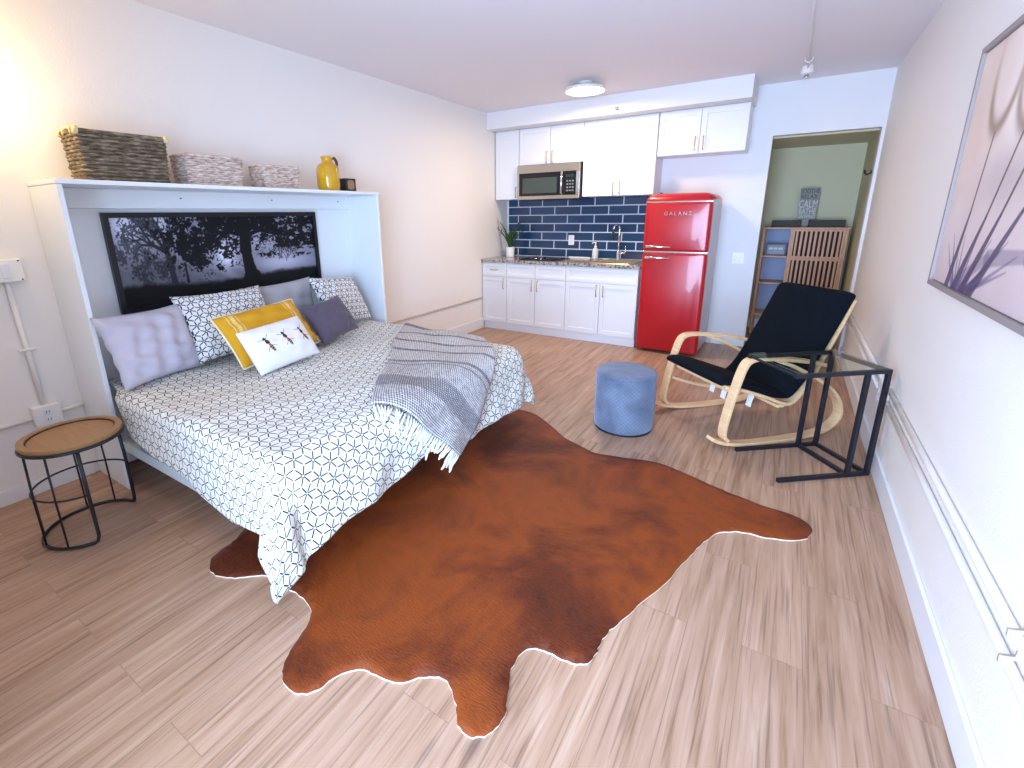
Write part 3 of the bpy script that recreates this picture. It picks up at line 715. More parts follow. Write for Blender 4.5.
for y in (-3.66, -3.015, -2.385):
    q = MB().lathe([(0.005, 0), (0.005, 0.002), (0.003, 0.003)], (0, 0, 0), 10); q.v = [(0.0622 + v[2], y + v[0], 1.607 + v[1]) for v in q.v]
    q.build('screw', TILEGREY, h)
MB().box(0.40 - 0.36, 0.085, BY0 + 0.023, BY1 - 0.023, 0.02, 0.13).build('foot_rail', MELA, bc, bevel=0.002)
# fold-down platform
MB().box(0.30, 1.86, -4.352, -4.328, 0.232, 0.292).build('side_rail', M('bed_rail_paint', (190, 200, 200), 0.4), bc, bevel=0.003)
MB().box(0.30, 1.86, -2.285, -2.262, 0.232, 0.292).build('side_rail', MELA, bc, bevel=0.003)
MB().box(1.835, 1.86, -4.327, -2.286, 0.232, 0.292).build('end_rail', MELA, bc, bevel=0.003)
MB().box(0.305, 1.834, -4.327, -2.286, 0.262, 0.282).build('platform', MELA, bc)
# mattress
XE, ZT = 1.80, 0.60
def mring(ins, z): return rrect(0.12 + ins, 1.76 - ins, -4.23 + ins, -2.58 - ins, 0.08, z)
mt = tag(MB().loft([mring(0.03, 0.294), mring(0.005, 0.31), mring(0, 0.34), mring(0, 0.50), mring(0.01, 0.53), mring(0.03, 0.545)]).build('mattress', M('mattress_ticking', (225, 224, 222), 0.8), None, smooth=True),
         'white mattress lying on the fold-down bed under the duvet', 'mattress')

# ---------------- duvet
R0 = 0.13
def dmap(a, b, off=0.0):
    yf = -2.43 - 0.10 * max(0, min(1, (a - 0.4) / 1.4)); yn = -4.315
    cx = min(a, XE); cy = min(max(b, yn), yf); dx, dy = a - cx, b - cy
    r = R0 if dy >= 0 and dx >= 0 else R0 * 0.78
    if dy < 0: r = 0.05 + (R0 - 0.05) * max(0.0, min(1, dx / (dx + abs(dy) + 1e-6)))
    L = math.hypot(dx, dy)
    puff = 0.010 * math.sin(a * 7.3 + 1.1 * b) * math.sin(b * 5.1 + 0.7) + 0.006 * math.sin(a * 17 + b * 3) * math.sin(b * 13 - a * 4)
    puff *= min(1, (XE + 0.1 - min(a, XE)) / 0.3)
    if L < 1e-9:
        return Vector((a, b, ZT + puff + off))
    ux, uy = dx / L, dy / L
    if L < r * PI / 2:
        th = L / r; h = r * math.sin(th); d = r * (1 - math.cos(th)); nx, nz = math.sin(th), math.cos(th)
    else:
        e = L - r * PI / 2; fl_ = (0.13 if dx > 0 else 0.04) + (0.42 if dy < 0 else 0.16) * (2 * abs(ux * uy)) ** 1.5 * (1 if dx > 0 else 0)
        ang = math.atan2(uy, ux)
        fold = 0.020 * math.sin(9.0 * b + 6.0 * a + 3 * ang) * min(1, e / 0.18) + 0.008 * math.sin(23 * b + 11 * a) * min(1, e / 0.15)
        if dx < 0.02: fold *= 0.15
        h = r + fl_ * e + fold; d = r + e * 0.985; nx, nz = 1.0, fl_
    x, y, z = cx + min(ux * h, 0.175), cy + uy * h, ZT + puff * max(0, 1 - L / 0.2) - d
    return Vector((x + ux * nx * off, y + uy * nx * off, z + nz * off))
def near_over(a):
    k = [(0.30, 0.0), (0.44, 0.02), (0.50, 0.12), (0.60, 0.25), (0.80, 0.30), (1.15, 0.33), (1.25, 0.38), (1.5, 0.42), (1.85, 0.385), (2.3, 0.30)]
    for (x0, y0), (x1, y1) in zip(k, k[1:]):
        if a <= x1: return y0 + (y1 - y0) * max(0, (a - x0) / (x1 - x0))
    return 0.40
def duvet_ab(u, v):
    amax = 2.235 + 0.035 * math.sin(v * 9 + 1) + 0.02 * math.sin(v * 23)
    if v < 0.16: amax -= 0.02 * (1 - v / 0.16)
    if v > 0.9: amax += 0.05 * (v - 0.9) / 0.1
    a = 0.22 + (amax - 0.22) * u
    b0 = -4.315 - near_over(a)
    if a < 0.46: b0 = max(b0, -4.345)
    yf = -2.43 - 0.10 * max(0, min(1, (a - 0.4) / 1.4))
    b1 = yf + (0.27 if a > 0.46 else 0.10)
    return a, b0 + (b1 - b0) * v
dm = MB().grid(lambda u, v: dmap(*duvet_ab(u, v)), 190, 190, lambda u, v: duvet_ab(u, v))
du = dm.build('duvet', DUVET, None, smooth=True)
so = du.modifiers.new('thick', 'SOLIDIFY'); so.thickness = 0.018; so.offset = -1
tag(du, 'white duvet with black dashed geometric print spread over the bed', 'duvet')

# ---------------- throw
Q00, Q10, Q01, Q11 = (1.80, -3.80), (2.28, -3.36), (0.76, -2.40), (1.50, -2.37)
def throw_ab(u, v):
    a = (1 - v) * ((1 - u) * Q00[0] + u * Q10[0]) + v * ((1 - u) * Q01[0] + u * Q11[0])
    b = (1 - v) * ((1 - u) * Q00[1] + u * Q10[1]) + v * ((1 - u) * Q01[1] + u * Q11[1])
    bow = math.sin(PI * v); a += 0.05 * bow * (u - 0.3); 
    a += 0.03 * math.sin(v * 11) * (1 if u > .5 else -1) * abs(u - .5)
    return a, b
def throw_pt(u, v, extra=0.0):
    a, b = throw_ab(u, v)
    wr = 0.010 + 0.007 * (1 + math.sin(14 * v + 5 * u)) * (0.5 + 0.5 * math.sin(9 * u - 4 * v)) + extra
    return dmap(a, b, 0.008 + wr)
th = root('throw_blanket', (1.6, -3.0, 0.6), 'grey and white striped woven throw with fringe draped over the bed foot', 'blanket')
tm = MB().grid(lambda u, v: throw_pt(u, v), 70, 130, lambda u, v: (u * 0.66, v * 1.7))
tb = tm.build('blanket', THROW, th, smooth=True)
so = tb.modifiers.new('thick', 'SOLIDIFY'); so.thickness = 0.007; so.offset = 1
rnd = random.Random(5)
for i in range(38):
    u = (i + 0.5) / 38; a0, b0 = throw_ab(u, 0.0); a1, b1 = throw_ab(u, 0.02); L = rnd.uniform(0.10, 0.15)
    dv = Vector((a0 - a1, b0 - b1)).normalized(); dv = Vector((dv.x * 0.75 + rnd.uniform(-.2, .2), dv.y * 0.75 + rnd.uniform(-.2, .2)))
    pts = []
    for j in range(8):
        s = j / 7
        pts.append(dmap(a0 + dv.x * L * s, b0 + dv.y * L * s, 0.016 + 0.006 * math.sin(9 * s + i) * s))
    MB().tube(pts, [0.0045, 0.005, 0.006, 0.0065, 0.007, 0.0075, 0.007, 0.004], 6).build('tassel', FRINGE, th, smooth=True)

# ---------------- pillows
def pillow(name, label, bx, by, bz, lean, yaw, W, H, roll, T, mat, ears=0.08, wr=0.008, cols=None, nu=40, nv=30, cat='pillow', group=None, seed=0, piping=None):
    wv = Vector((-math.sin(yaw), math.cos(yaw), 0)); nv_ = Vector((math.cos(yaw), math.sin(yaw), 0))
    uv = Vector((0, 0, 1)) * math.cos(lean) - nv_ * math.sin(lean)
    w2 = wv * math.cos(roll) + uv * math.sin(roll); u2 = uv * math.cos(roll) - wv * math.sin(roll); n2 = w2.cross(u2)
    c0 = Vector((bx, by, bz)) + u2 * H / 2
    rs = random.Random(seed); ph = [rs.uniform(0, 6) for _ in range(6)]
    def pt(s, t, side):
        e = max(0.0, (1 - s * s) * (1 - t * t))
        hgt = T * (e ** 0.42) * 0.5
        X = W / 2 * s * (1 - ears * (1 - t * t) * abs(s)); Y = H / 2 * t * (1 - ears * (1 - s * s) * abs(t))
        f = e ** 0.3
        hgt += wr * f * (math.sin(9 * s + 5 * t + ph[0]) * math.sin(4 * s - 8 * t + ph[1]) + 0.6 * math.sin(15 * s * t + ph[2]))
        hgt = max(hgt, 0.0)
        return X, Y, hgt * side
    mb = MB(); uvs = []; cl = []
    for side in (1, -1):
        o = len(mb.v)
        for i in range(nu + 1):
            for j in range(nv + 1):
                s, t_ = -1 + 2 * i / nu, -1 + 2 * j / nv
                X, Y, Z = pt(s, t_, side); mb.v.append(tuple(c0 + w2 * X + u2 * Y + n2 * Z)); uvs.append((X, Y))
                if cols: cl.append(cols(X, Y) if side > 0 else cols(9, 9))
        for i in range(nu):
            for j in range(nv):
                a = o + i * (nv + 1) + j; q = (a, a + nv + 1, a + nv + 2, a + 1); mb.f.append(q if side > 0 else q[::-1])
    mb.uv = uvs
    r = root(name, tuple(c0 - u2 * H / 2), label, cat, group)
    me_o = mb.build('cover', mat, r, smooth=True, cols=cl or None, fix=False)
    bm = bmesh.new(); bm.from_mesh(me_o.data); bmesh.ops.remove_doubles(bm, verts=bm.verts, dist=0.0004); bmesh.ops.recalc_face_normals(bm, faces=bm.faces); bm.to_mesh(me_o.data); bm.free()
    if piping:
        per = [(-1 + 2 * k / 24, -1) for k in range(24)] + [(1, -1 + 2 * k / 16) for k in range(16)] + [(1 - 2 * k / 24, 1) for k in range(24)] + [(-1, 1 - 2 * k / 16) for k in range(16)]
        pp = [c0 + w2 * pt(s, t_, 1)[0] + u2 * pt(s, t_, 1)[1] for s, t_ in per]
        MB().tube(pp, piping, 6, closed=True).build('piping', PIPING, r, smooth=True)
    return r
pillow('pillow', 'plain lavender-grey pillow leaning at the left end of the bed', 0.50, -4.10, 0.612, 0.38, 0.30, 0.51, 0.41, -0.03, 0.15, GREYP, wr=0.014, seed=1)
pillow('pillow', 'pillow with black and white geometric print beside the lavender pillow', 0.475, -3.62, 0.635, 0.52, 0.04, 0.60, 0.45, -0.01, 0.15, SHAM, seed=2)
pillow('pillow', 'plain grey pillow at the back between the two printed pillows', 0.205, -3.105, 0.625, 0.16, 0.0, 0.60, 0.39, 0.03, 0.12, GREYP2, wr=0.014, seed=3)
pillow('pillow', 'pillow with geometric print leaning at the right end of the bed', 0.425, -2.665, 0.64, 0.5, 0.2, 0.53, 0.42, -0.10, 0.13, SHAM, seed=4)
pillow('cushion', 'mustard yellow lumbar cushion with cream stripes and cream piping', 0.735, -3.515, 0.632, 0.66, 0.068, 0.60, 0.362, 0.05, 0.15, MUSTARD, cat='cushion', seed=5, piping=0.006, ears=0.04)
pillow('cushion', 'dark charcoal purple cushion right of the bee cushion', 0.705, -3.01, 0.635, 0.55, 0.19, 0.425, 0.30, 0.085, 0.13, CHAR, cat='cushion', seed=6)
def bee(X, Y):
    base = np.array((228, 225, 228.)); W_ = 0.446
    for cx in (-0.105, 0.02, 0.15):
        x, y = X - cx, Y - 0.005
        # body axis tilts down to the right
        a = math.radians(-72); s_ = x * math.cos(a) + y * math.sin(a); p_ = -x * math.sin(a) + y * math.cos(a)
        segs = ((-0.042, 0.009, 0.009), (-0.018, 0.016, 0.012), (0.024, 0.028, 0.011))
        for k, (c, la, lb) in enumerate(segs):
            if ((s_ - c) / la) ** 2 + (p_ / lb) ** 2 < 1:
                return (60, 48, 40) if (k < 2 or math.sin(s_ * 480) > -0.2) else (176, 140, 96)
        for sg in (-1, 1):       # wings
            q = math.radians(62) * sg; ws = (s_ + 0.02) * math.cos(q) + p_ * math.sin(q); wp = -(s_ + 0.02) * math.sin(q) + p_ * math.cos(q)
            if ((ws - 0.036) / 0.034) ** 2 + (wp / 0.011) ** 2 < 1: return (238, 212, 204)
            for k, bs in enumerate((-0.03, -0.01, 0.006)):   # legs
                d_ = abs((s_ - bs) - (k - 1) * 0.7 * abs(p_) )
                if d_ < 0.0022 and 0.008 < p_ * sg < 0.036: return (120, 104, 96)
    return tuple(base)
pillow('cushion', 'white lumbar cushion printed with three bees, in front of the mustard cushion', 0.93, -3.60, 0.625, 0.60, 0.06, 0.446, 0.283, 0.056, 0.12, BEEM, cat='cushion', seed=7, wr=0.003, ears=0.03,
       cols=lambda X, Y: (*lin(bee(X, Y)), 1), nu=150, nv=90)

# ---------------- tree print
AY0, AY1, AZ0, AZ1 = -4.10, -2.625, 0.93, 1.522
ax = 0.022
r = root('tree_picture', (ax, (AY0 + AY1) / 2, AZ0), 'black framed black-and-white print of misty trees above the bed', 'picture')
fm = wall_hole(AY0, AY1, AZ0, AZ1, AY0 + 0.03, AY1 - 0.03, AZ0 + 0.03, AZ1 - 0.03, ax, ax + 0.03); fm.v = [(v[1], v[0], v[2]) for v in fm.v]
fm.build('frame', BLACKW, r)
nu, nv = 520, 210
U, V = np.meshgrid(np.linspace(0, 1, nu + 1), np.linspace(0, 1, nv + 1), indexing='ij')
asp = 2.6; U = 1.54 * U / (1 + 0.54 * U)      # the two trees stand left of the middle
fog = 128 + 55 * (V - 0.4) + 50 * (fbm(U * 4, V * 2.5, 4, 1) - 0.5)
fog += 95 * np.exp(-(((U - 0.575) / 0.05) ** 2 + ((V - 0.52) / 0.22) ** 2)) + 60 * np.exp(-(((U - 0.85) / 0.13) ** 2 + ((V - 0.36) / 0.13) ** 2)) + 90 * np.exp(-(((U - 0.08) / 0.1) ** 2 + ((V - 0.9) / 0.2) ** 2))
fog += 60 * np.exp(-(((U - 0.27) / 0.07) ** 2 + ((V - 0.92) / 0.12) ** 2)) + 45 * np.exp(-(((U - 0.78) / 0.05) ** 2 + ((V - 0.68) / 0.08) ** 2)) - 40 * np.exp(-(((U - 0.2) / 0.2) ** 2 + ((V - 0.35) / 0.2) ** 2))
ray = np.sin((U - 0.58 + (0.62 - V) * -0.55) * 55) * np.exp(-(((U - 0.6) / 0.12) ** 2)) * (V < 0.55)
fog += 8 * ray
dark = np.zeros_like(U)
n1 = fbm(U * 30, V * 30 / asp, 5, 3); n2 = fbm(U * 120, V * 120 / asp, 3, 5)
def canopy(cu, cv, ru, rv, dens):
    m_ = 1 - ((U - cu) / ru) ** 2 - ((V - cv) / rv) ** 2
    return np.clip((m_ * 0.9 + (n1 - 0.5) * 2.2 + (n2 - 0.5) * 2.4 + dens) * 3, 0, 1)
can = np.maximum.reduce([canopy(0.44, 0.70, 0.23, 0.40, -0.12), canopy(0.70, 0.95, 0.24, 0.22, 0.1), canopy(0.9, 0.78, 0.2, 0.3, -0.1), canopy(0.58, 0.88, 0.12, 0.22, 0.1), canopy(0.78, 0.47, 0.07, 0.06, -0.35), canopy(0.48, 0.46, 0.09, 0.10, -0.2), canopy(0.12, 0.62, 0.2, 0.22, -0.30) * 0.55, canopy(0.22, 0.45, 0.2, 0.2, -0.30) * 0.5, canopy(0.2, 0.85, 0.2, 0.2, -0.45) * 0.7])
dark = np.maximum(dark, can)
def stroke(p, w0, w1, val=1.0):
    global dark
    for (a, b), (c, d) in zip(p, p[1:]):
        dx, dy = (c - a) * asp, d - b; L2 = dx * dx + dy * dy + 1e-9
        tt = np.clip(((U - a) * asp * dx + (V - b) * dy) / L2, 0, 1)
        dist = np.hypot((U - a) * asp - tt * dx, V - b - tt * dy) + (n2 - 0.5) * 0.012
        ww = w0 + (w1 - w0) * tt
        dark = np.maximum(dark, val * np.clip((ww - dist) / 0.008 + 0.5, 0, 1))
rb = random.Random(11)
def branch(a, b, ang, L, w_, depth, val):
    c, d = a + L * math.cos(ang) / asp, b + L * math.sin(ang)
    stroke([(a, b), (c, d)], w_, w_ * 0.65, val)
    if depth > 0:
        for k in range(2 if depth < 3 else 3):
            branch(c, d, ang + rb.uniform(-0.75, 0.75), L * rb.uniform(0.6, 0.85), w_ * 0.62, depth - 1, val)
stroke([(0.69, 0.1), (0.685, 0.28), (0.675, 0.55), (0.68, 0.8), (0.67, 1.0)], 0.075, 0.06); stroke([(0.70, 0.22), (0.66, 0.2)], 0.08, 0.02)
stroke([(0.69, 0.30), (0.69, 0.18)], 0.065, 0.12)
stroke([(0.295, 0.15), (0.29, 0.4), (0.28, 0.62)], 0.05, 0.035, 0.62)
stroke([(0.365, 0.22), (0.362, 0.45)], 0.018, 0.012, 0.9)
for ang in (2.7, 2.2, 1.7, 1.1): branch(0.28, 0.6, ang, 0.2, 0.028, 4, 0.8)
for ang in (2.9, 0.3, 0.9, 2.4): branch(0.68, 0.75, ang, 0.2, 0.03, 4, 1.0)
branch(0.9, 0.95, -2.2, 0.2, 0.012, 4, 0.9); branch(0.8, 0.8, -0.9, 0.16, 0.012, 4, 0.9)
ground = np.clip((0.24 + 0.03 * np.sin(U * 7 + 1) + 0.05 * (n1 - 0.5) - V) / 0.06, 0, 1)
dark = np.maximum(dark, ground)
g = fog * (1 - dark * 0.93) + 6 * dark + 5 * (n2 - 0.5)
C = np.stack([g * 0.96, g * 0.96, g * 1.04 + 3, np.full_like(g, 255)], -1).reshape(-1, 4)
C = lin_arr(C); C[:, 3] = 1
px = ax + 0.012
MB().grid(lambda u, v: (px, AY0 + 0.028 + u * (AY1 - AY0 - 0.056), AZ0 + 0.028 + v * (AZ1 - AZ0 - 0.056)), nu, nv).build('print', PRINT, r, cols=C)

# ---------------- baskets and shelf ornaments
def basket(label, x0, x1, y0, y1, z0, z1, mat, rows, handles=False, nst=9):
    r = root('wicker_basket', ((x0 + x1) / 2, (y0 + y1) / 2, z0), label, 'basket', 'baskets in a row on the bed cabinet')
    cx, cy = (x0 + x1) / 2, (y0 + y1) / 2
    th_ = (z1 - z0) / rows
    mb = MB()
    hx0, hy0 = (x1 - x0) / 2, (y1 - y0) / 2
    rr = random.Random(len(label))
    for k in range(rows):
        z = z0 + th_ * (k + 0.5); tp = 0.94 + 0.06 * k / rows
        hx, hy = hx0 * tp, hy0 * tp
        per = rrect(cx - hx, cx + hx, cy - hy, cy + hy, 0.02, z, 3)
        pts = []
        # resample
        tot = 0; seg = []
        for a, b in zip(per, per[1:] + per[:1]): d = math.dist(a, b); seg.append((a, b, d)); tot += d
        nst_ = int(tot / 0.028) // 2 * 2 + 1; n_ = nst_ * 4; step = tot / n_; acc = 0; i = 0; pos = 0
        for q in range(n_):
            target = q * step
            while i < len(seg) - 1 and acc + seg[i][2] < target: acc += seg[i][2]; i += 1
            a, b, d = seg[i]; f = (target - acc) / max(d, 1e-9)
            p = Vector(a).lerp(Vector(b), f); out = (p - Vector((cx, cy, z)))
            nrm = Vector((b[1] - a[1], -(b[0] - a[0]), 0)).normalized()
            if nrm.dot(out) < 0: nrm = -nrm
            wob = 0.0035 * math.sin(2 * PI * q / 4 / 2 + PI * k) + rr.uniform(-.0012, .0012)
            pts.append(p + nrm * (wob - 0.004) + Vector((0, 0, rr.uniform(-.0018, .0018))))
        mb.tube(pts, th_ * 0.56, 6, closed=True)
    mb.loft([rrect(x0 + .014, x1 - .014, y0 + .014, y1 - .014, 0.02, z0 + 0.002), rrect(x0 + .012, x1 - .012, y0 + .012, y1 - .012, 0.02, z1 - 0.02)], caps=False)
    mb.add(rrect(x0 + .014, x1 - .014, y0 + .014, y1 - .014, 0.02, z0 + 0.003), [tuple(range(24))])
    mb.build('woven_body', mat, r, smooth=True)
    MB().tube([(p[0], p[1], p[2]) for p in rrect(x0 + .004, x1 - .004, y0 + .004, y1 - .004, 0.02, z1 - 0.004, 4)], 0.008, 8, closed=True).build('rim', mat, r, smooth=True)
    if handles:
        for y in (y0 + 0.002, y1 - 0.002):
            MB().tube([(cx - 0.05, y, z1 - 0.02), (cx - 0.045, y, z1 + 0.008), (cx, y, z1 + 0.014), (cx + 0.045, y, z1 + 0.008), (cx + 0.05, y, z1 - 0.02)], 0.008, 8).build('handle', RAFFIA, r, smooth=True)
        for (x, y) in ((x1, y0), (x0, y0), (x1, y1)):
            MB().tube([(x - 0.002 if x == x1 else x + 0.002, y, z1 - 0.025), (x - (0.004 if x == x1 else -0.004), y + (0.004 if y == y0 else -0.004), z1 + 0.01)], 0.014, 8).build('corner_binding', RAFFIA, r, smooth=True)
    return r
basket('largest basket, dark grey-brown wicker, at the left end of the bed cabinet top', 0.10, 0.31, -4.225, -3.805, BT + 0.008, 1.925, WICKD, 13, True)
basket('medium pale pinkish wicker basket in the middle of the basket row', 0.10, 0.305, -3.71, -3.35, BT + 0.006, 1.855, WICKL, 13)
basket('smallest pale wicker basket, between medium basket and yellow jug', 0.12, 0.305, -3.215, -2.92, BT + 0.006, 1.828, WICKL, 11)
JX, JY = 0.23, -2.605
r = root('ceramic_jug', (JX, JY, BT), 'glossy mustard yellow jug with brown handle on the bed cabinet', 'jug')
MB().lathe([(0.066, 0.0), (0.080, 0.004), (0.082, 0.012), (0.086, 0.03), (0.088, 0.10), (0.087, 0.165), (0.079, 0.19), (0.058, 0.207), (0.042, 0.216), (0.038, 0.235), (0.046, 0.248), (0.048, 0.258), (0.042, 0.262), (0.035, 0.25), (0.03, 0.22)], (JX, JY, BT + 0.001), 40, caps=False).build('body', JUGY, r, smooth=True)
MB().tube(smooth_path([(JX, JY + 0.042, BT + 0.245), (JX, JY + 0.07, BT + 0.256), (JX, JY + 0.092, BT + 0.235), (JX, JY + 0.097, BT + 0.2), (JX, JY + 0.088, BT + 0.175)], 6), 0.011, 10).build('handle', JUGB, r, smooth=True)
r = root('candle_box', (0.24, -2.43, BT), 'small square black box with a tan front beside the jug', 'ornament')
MB().box(0.19, 0.285, -2.48, -2.372, BT + 0.001, BT + 0.106).build('box', BLACKW, r, bevel=0.004)
MB().loft([[(0.2855, y, z) for y, z, _ in rrect(-2.462, -2.392, BT + 0.02, BT + 0.092, 0.016, 0)], [(0.289, y, z) for y, z, _ in rrect(-2.46, -2.394, BT + 0.022, BT + 0.09, 0.016, 0)]]).build('label_panel', M('tan_panel', (150, 118, 86), 0.5, var=0.25, scale=60), r)

# ---------------- wall fittings on the left
def wbox(x, w): return None
r = root('switch_box', (0.0, -4.555, 1.235), 'white surface-mounted light switch box high on the left wall', 'light switch')
MB().box(0.001, 0.045, -4.625, -4.485, 1.18, 1.295).build('box', PLAST, r, bevel=0.006)
MB().box(0.0452, 0.051, -4.573, -4.537, 1.20, 1.275).build('rocker', WHITE, r, bevel=0.003)
for y, z in ((-4.50, 1.285), (-4.50, 1.19), (-4.61, 1.285)): 
    q = MB().lathe([(0.004, 0), (0.004, 0.002), (0.002, 0.003)], (0, 0, 0), 10); q.v = [(0.0452 + v[2], y + v[0], z + v[1]) for v in q.v]; q.build('screw', TILEGREY, r)
r = root('outlet_box', (0.0, -4.545, 0.45), 'white surface-mounted outlet box above the round side table', 'outlet')
MB().box(0.001, 0.05, -4.605, -4.485, 0.385, 0.50).build('box', PLAST, r, bevel=0.006)
for dz in (-0.022, 0.022):
    f = MB().box(0.0502, 0.053, -4.561, -4.529, 0.443 + dz - 0.015, 0.443 + dz + 0.015).build('socket', WHITE, r, bevel=0.003)
    for dy in (-0.006, 0.006): MB().box(0.053, 0.0538, -4.545 + dy - 0.0012, -4.545 + dy + 0.0012, 0.443 + dz - 0.006, 0.443 + dz + 0.006).build('slot', BLACK, f)
r = root('conduit', (0.0, -4.55, 0.8), 'white vertical conduit between the switch box and the outlet box', 'conduit')
MB().tube([(0.014, -4.556, 1.179), (0.014, -4.55, 0.8), (0.014, -4.545, 0.501)], 0.0125, 10).build('pipe', PIPEM, r, smooth=True)
MB().box(0.001, 0.03, -4.585, -4.515, 0.81, 0.825).build('clip', PIPEM, r, bevel=0.004)
r = root('conduit', (0.0, -5.0, 0.43), 'white horizontal conduit running left from the outlet box', 'conduit')
MB().tube([(0.014, -4.606, 0.435), (0.014, -5.0, 0.432), (0.014, -5.6, 0.43)], 0.0125, 10).build('pipe', PIPEM, r, smooth=True)
r = root('conduit', (0.0, -4.43, 0.44), 'short white conduit from the outlet box to the bed cabinet', 'conduit')
MB().tube([(0.014, -4.484, 0.44), (0.014, -4.378, 0.445)], 0.0125, 10).build('pipe', PIPEM, r, smooth=True)
MB().lathe([(0.017, 0), (0.017, 0.02)], (0, 0, 0), 10)
r = root('cable_conduit', (0.0, -1.1, 0.42), 'thin cable conduit along the left wall between bed and kitchen', 'conduit')
MB().tube([(0.012, -2.205, 0.395), (0.012, -2.12, 0.41), (0.012, -1.9, 0.415), (0.012, -0.9, 0.416), (0.012, -0.03, 0.416)], 0.0095, 8).build('pipe', M('cable_cover', (205, 190, 175), 0.5), r, smooth=True)
for z in (0.47, 0.42):
    q = MB().lathe([(0.012, 0), (0.014, 0.006), (0.008, 0.012)], (0, 0, 0), 12); q.v = [(0.001 + v[2], -2.185 + v[0], z + v[1]) for v in q.v]
    tag(q.build('screw_cap', TILEGREY, None, smooth=True), 'small brown screw cap beside the bed cabinet, ' + ('upper one' if z > .45 else 'lower one by the cable'), 'screw cap')

# ================================================================== ROUND SIDE TABLE
TX, TY, TR, TZ = 0.612, -4.605, 0.191, 0.503
r = root('side_table', (TX, TY, 0), 'round side table with wooden top and black wire cage base by the bed', 'side table')
TOPW = M('table_top_wood', (158, 118, 76), 0.45, var=0.12, scale=10, stretch=(1, 6, 1))
MB().lathe([(0.0, 0), (TR, 0), (TR + 0.004, 0.006), (TR + 0.004, 0.022), (TR - 0.004, 0.024), (TR - 0.022, 0.024), (TR - 0.026, 0.014), (0.0, 0.014)], (TX, TY, TZ - 0.018), 48, caps=False).build('top', TOPW, r, smooth=True, angle=35)
MB().tube([(TX + (TR + 0.003) * math.cos(a), TY + (TR + 0.003) * math.sin(a), TZ - 0.025) for a in [2 * PI * i / 48 for i in range(48)]], 0.008, 8, closed=True).build('top_ring', BLACK, r, smooth=True)
MB().tube([(TX + (TR - 0.027) * math.cos(a), TY + (TR - 0.027) * math.sin(a), TZ - 0.001) for a in [2 * PI * i / 48 for i in range(48)]], 0.003, 6, closed=True).build('inlay_ring', BLACK, r, smooth=True)
# the wire base is open on the side that faces the room
A0, A1 = math.radians(-13), math.radians(100)
arc = [A1 + (2 * PI + A0 - A1) * i / 40 for i in range(41)]
RB = 0.196
leg = lambda a, z, rr_=RB: (TX + rr_ * math.cos(a), TY + rr_ * math.sin(a), z)
fr_pts = [leg(A1, TZ - 0.03, TR - 0.002), leg(A1, 0.3), leg(A1, 0.04), leg(A1 + 0.04, 0.014)] + [leg(a, 0.009) for a in arc[1:-1]] + [leg(A0 - 0.04, 0.014), leg(A0, 0.04), leg(A0, 0.3), leg(A0, TZ - 0.03, TR - 0.002)]
MB().tube(fr_pts, 0.008, 8).build('base_frame', BLACK, r, smooth=True)
MB().tube([leg(a, 0.255, RB - 0.002) for a in arc], 0.0045, 6).build('middle_ring', BLACK, r, smooth=True)
for i in range(1, 7):
    a = A1 + (2 * PI + A0 - A1) * i / 7
    MB().tube([leg(a, 0.01), leg(a, 0.25), leg(a, TZ - 0.03, TR - 0.002)], 0.0042, 6).build('rod', BLACK, r, smooth=True)

# ================================================================== COWHIDE
rug_xy = [(1.34,-4.30),(1.354,-4.334),(1.361,-4.401),(1.401,-4.452),(1.473,-4.477),(1.546,-4.459),(1.609,-4.416),(1.68,-4.36),(1.733,-4.342),(1.791,-4.359),(1.894,-4.355),(1.99,-4.374),(2.041,-4.427),(2.072,-4.501),(2.099,-4.561),(2.141,-4.606),(2.197,-4.625),(2.252,-4.609),(2.283,-4.568),(2.30,-4.509),(2.344,-4.453),(2.405,-4.437),(2.49,-4.416),(2.535,-4.369),(2.588,-4.33),(2.634,-4.336),(2.69,-4.377),(2.731,-4.422),(2.771,-4.431),(2.806,-4.413),(2.83,-4.369),(2.83,-4.31),(2.802,-4.243),(2.778,-4.177),(2.778,-4.106),(2.811,-4.065),(2.869,-4.054),(2.941,-4.05),(2.984,-4.022),(2.998,-3.974),(2.998,-3.922),(3.009,-3.853),(3.039,-3.773),(3.076,-3.653),(3.131,-3.504),(3.176,-3.319),(3.214,-3.185),(3.261,-3.06),(3.325,-2.998),(3.382,-2.975),(3.466,-2.965),(3.545,-2.934),(3.612,-2.887),(3.646,-2.809),(3.625,-2.736),(3.553,-2.70),(3.428,-2.685),(3.291,-2.65),(3.174,-2.615),(3.009,-2.55),(2.867,-2.52),(2.707,-2.557),(2.521,-2.60),(2.411,-2.57),(2.25,-2.50),(2.11,-2.389),(1.965,-2.286),(1.82,-2.236),(1.70,-2.26),(1.60,-2.36),(1.55,-2.55),(1.45,-2.75),(1.30,-2.9),(1.20,-3.1),(1.22,-3.4),(1.30,-3.6),(1.28,-3.85),(1.25,-4.1)]
op = [Vector((x, y, 0)) for x, y in rug_xy]
op = smooth_path(op, 4, True)
rr = random.Random(2)
op = [Vector((p.x + rr.uniform(-.003, .003), p.y + rr.uniform(-.003, .003), 0)) for p in op]
from mathutils.geometry import delaunay_2d_cdt
no_ = len(op)
pts2 = [Vector((p.x, p.y)) for p in op]
for gx in np.arange(1.1, 3.8, 0.05):
    for gy in np.arange(-4.75, -2.15, 0.05): pts2.append(Vector((gx + rr.uniform(-.012, .012), gy + rr.uniform(-.012, .012))))
cv, ce, cfc, ov, oe, of = delaunay_2d_cdt(pts2, [(k, (k + 1) % no_) for k in range(no_)], [list(range(no_))], 1, 1e-5)
bnd = set(); cnt = {}
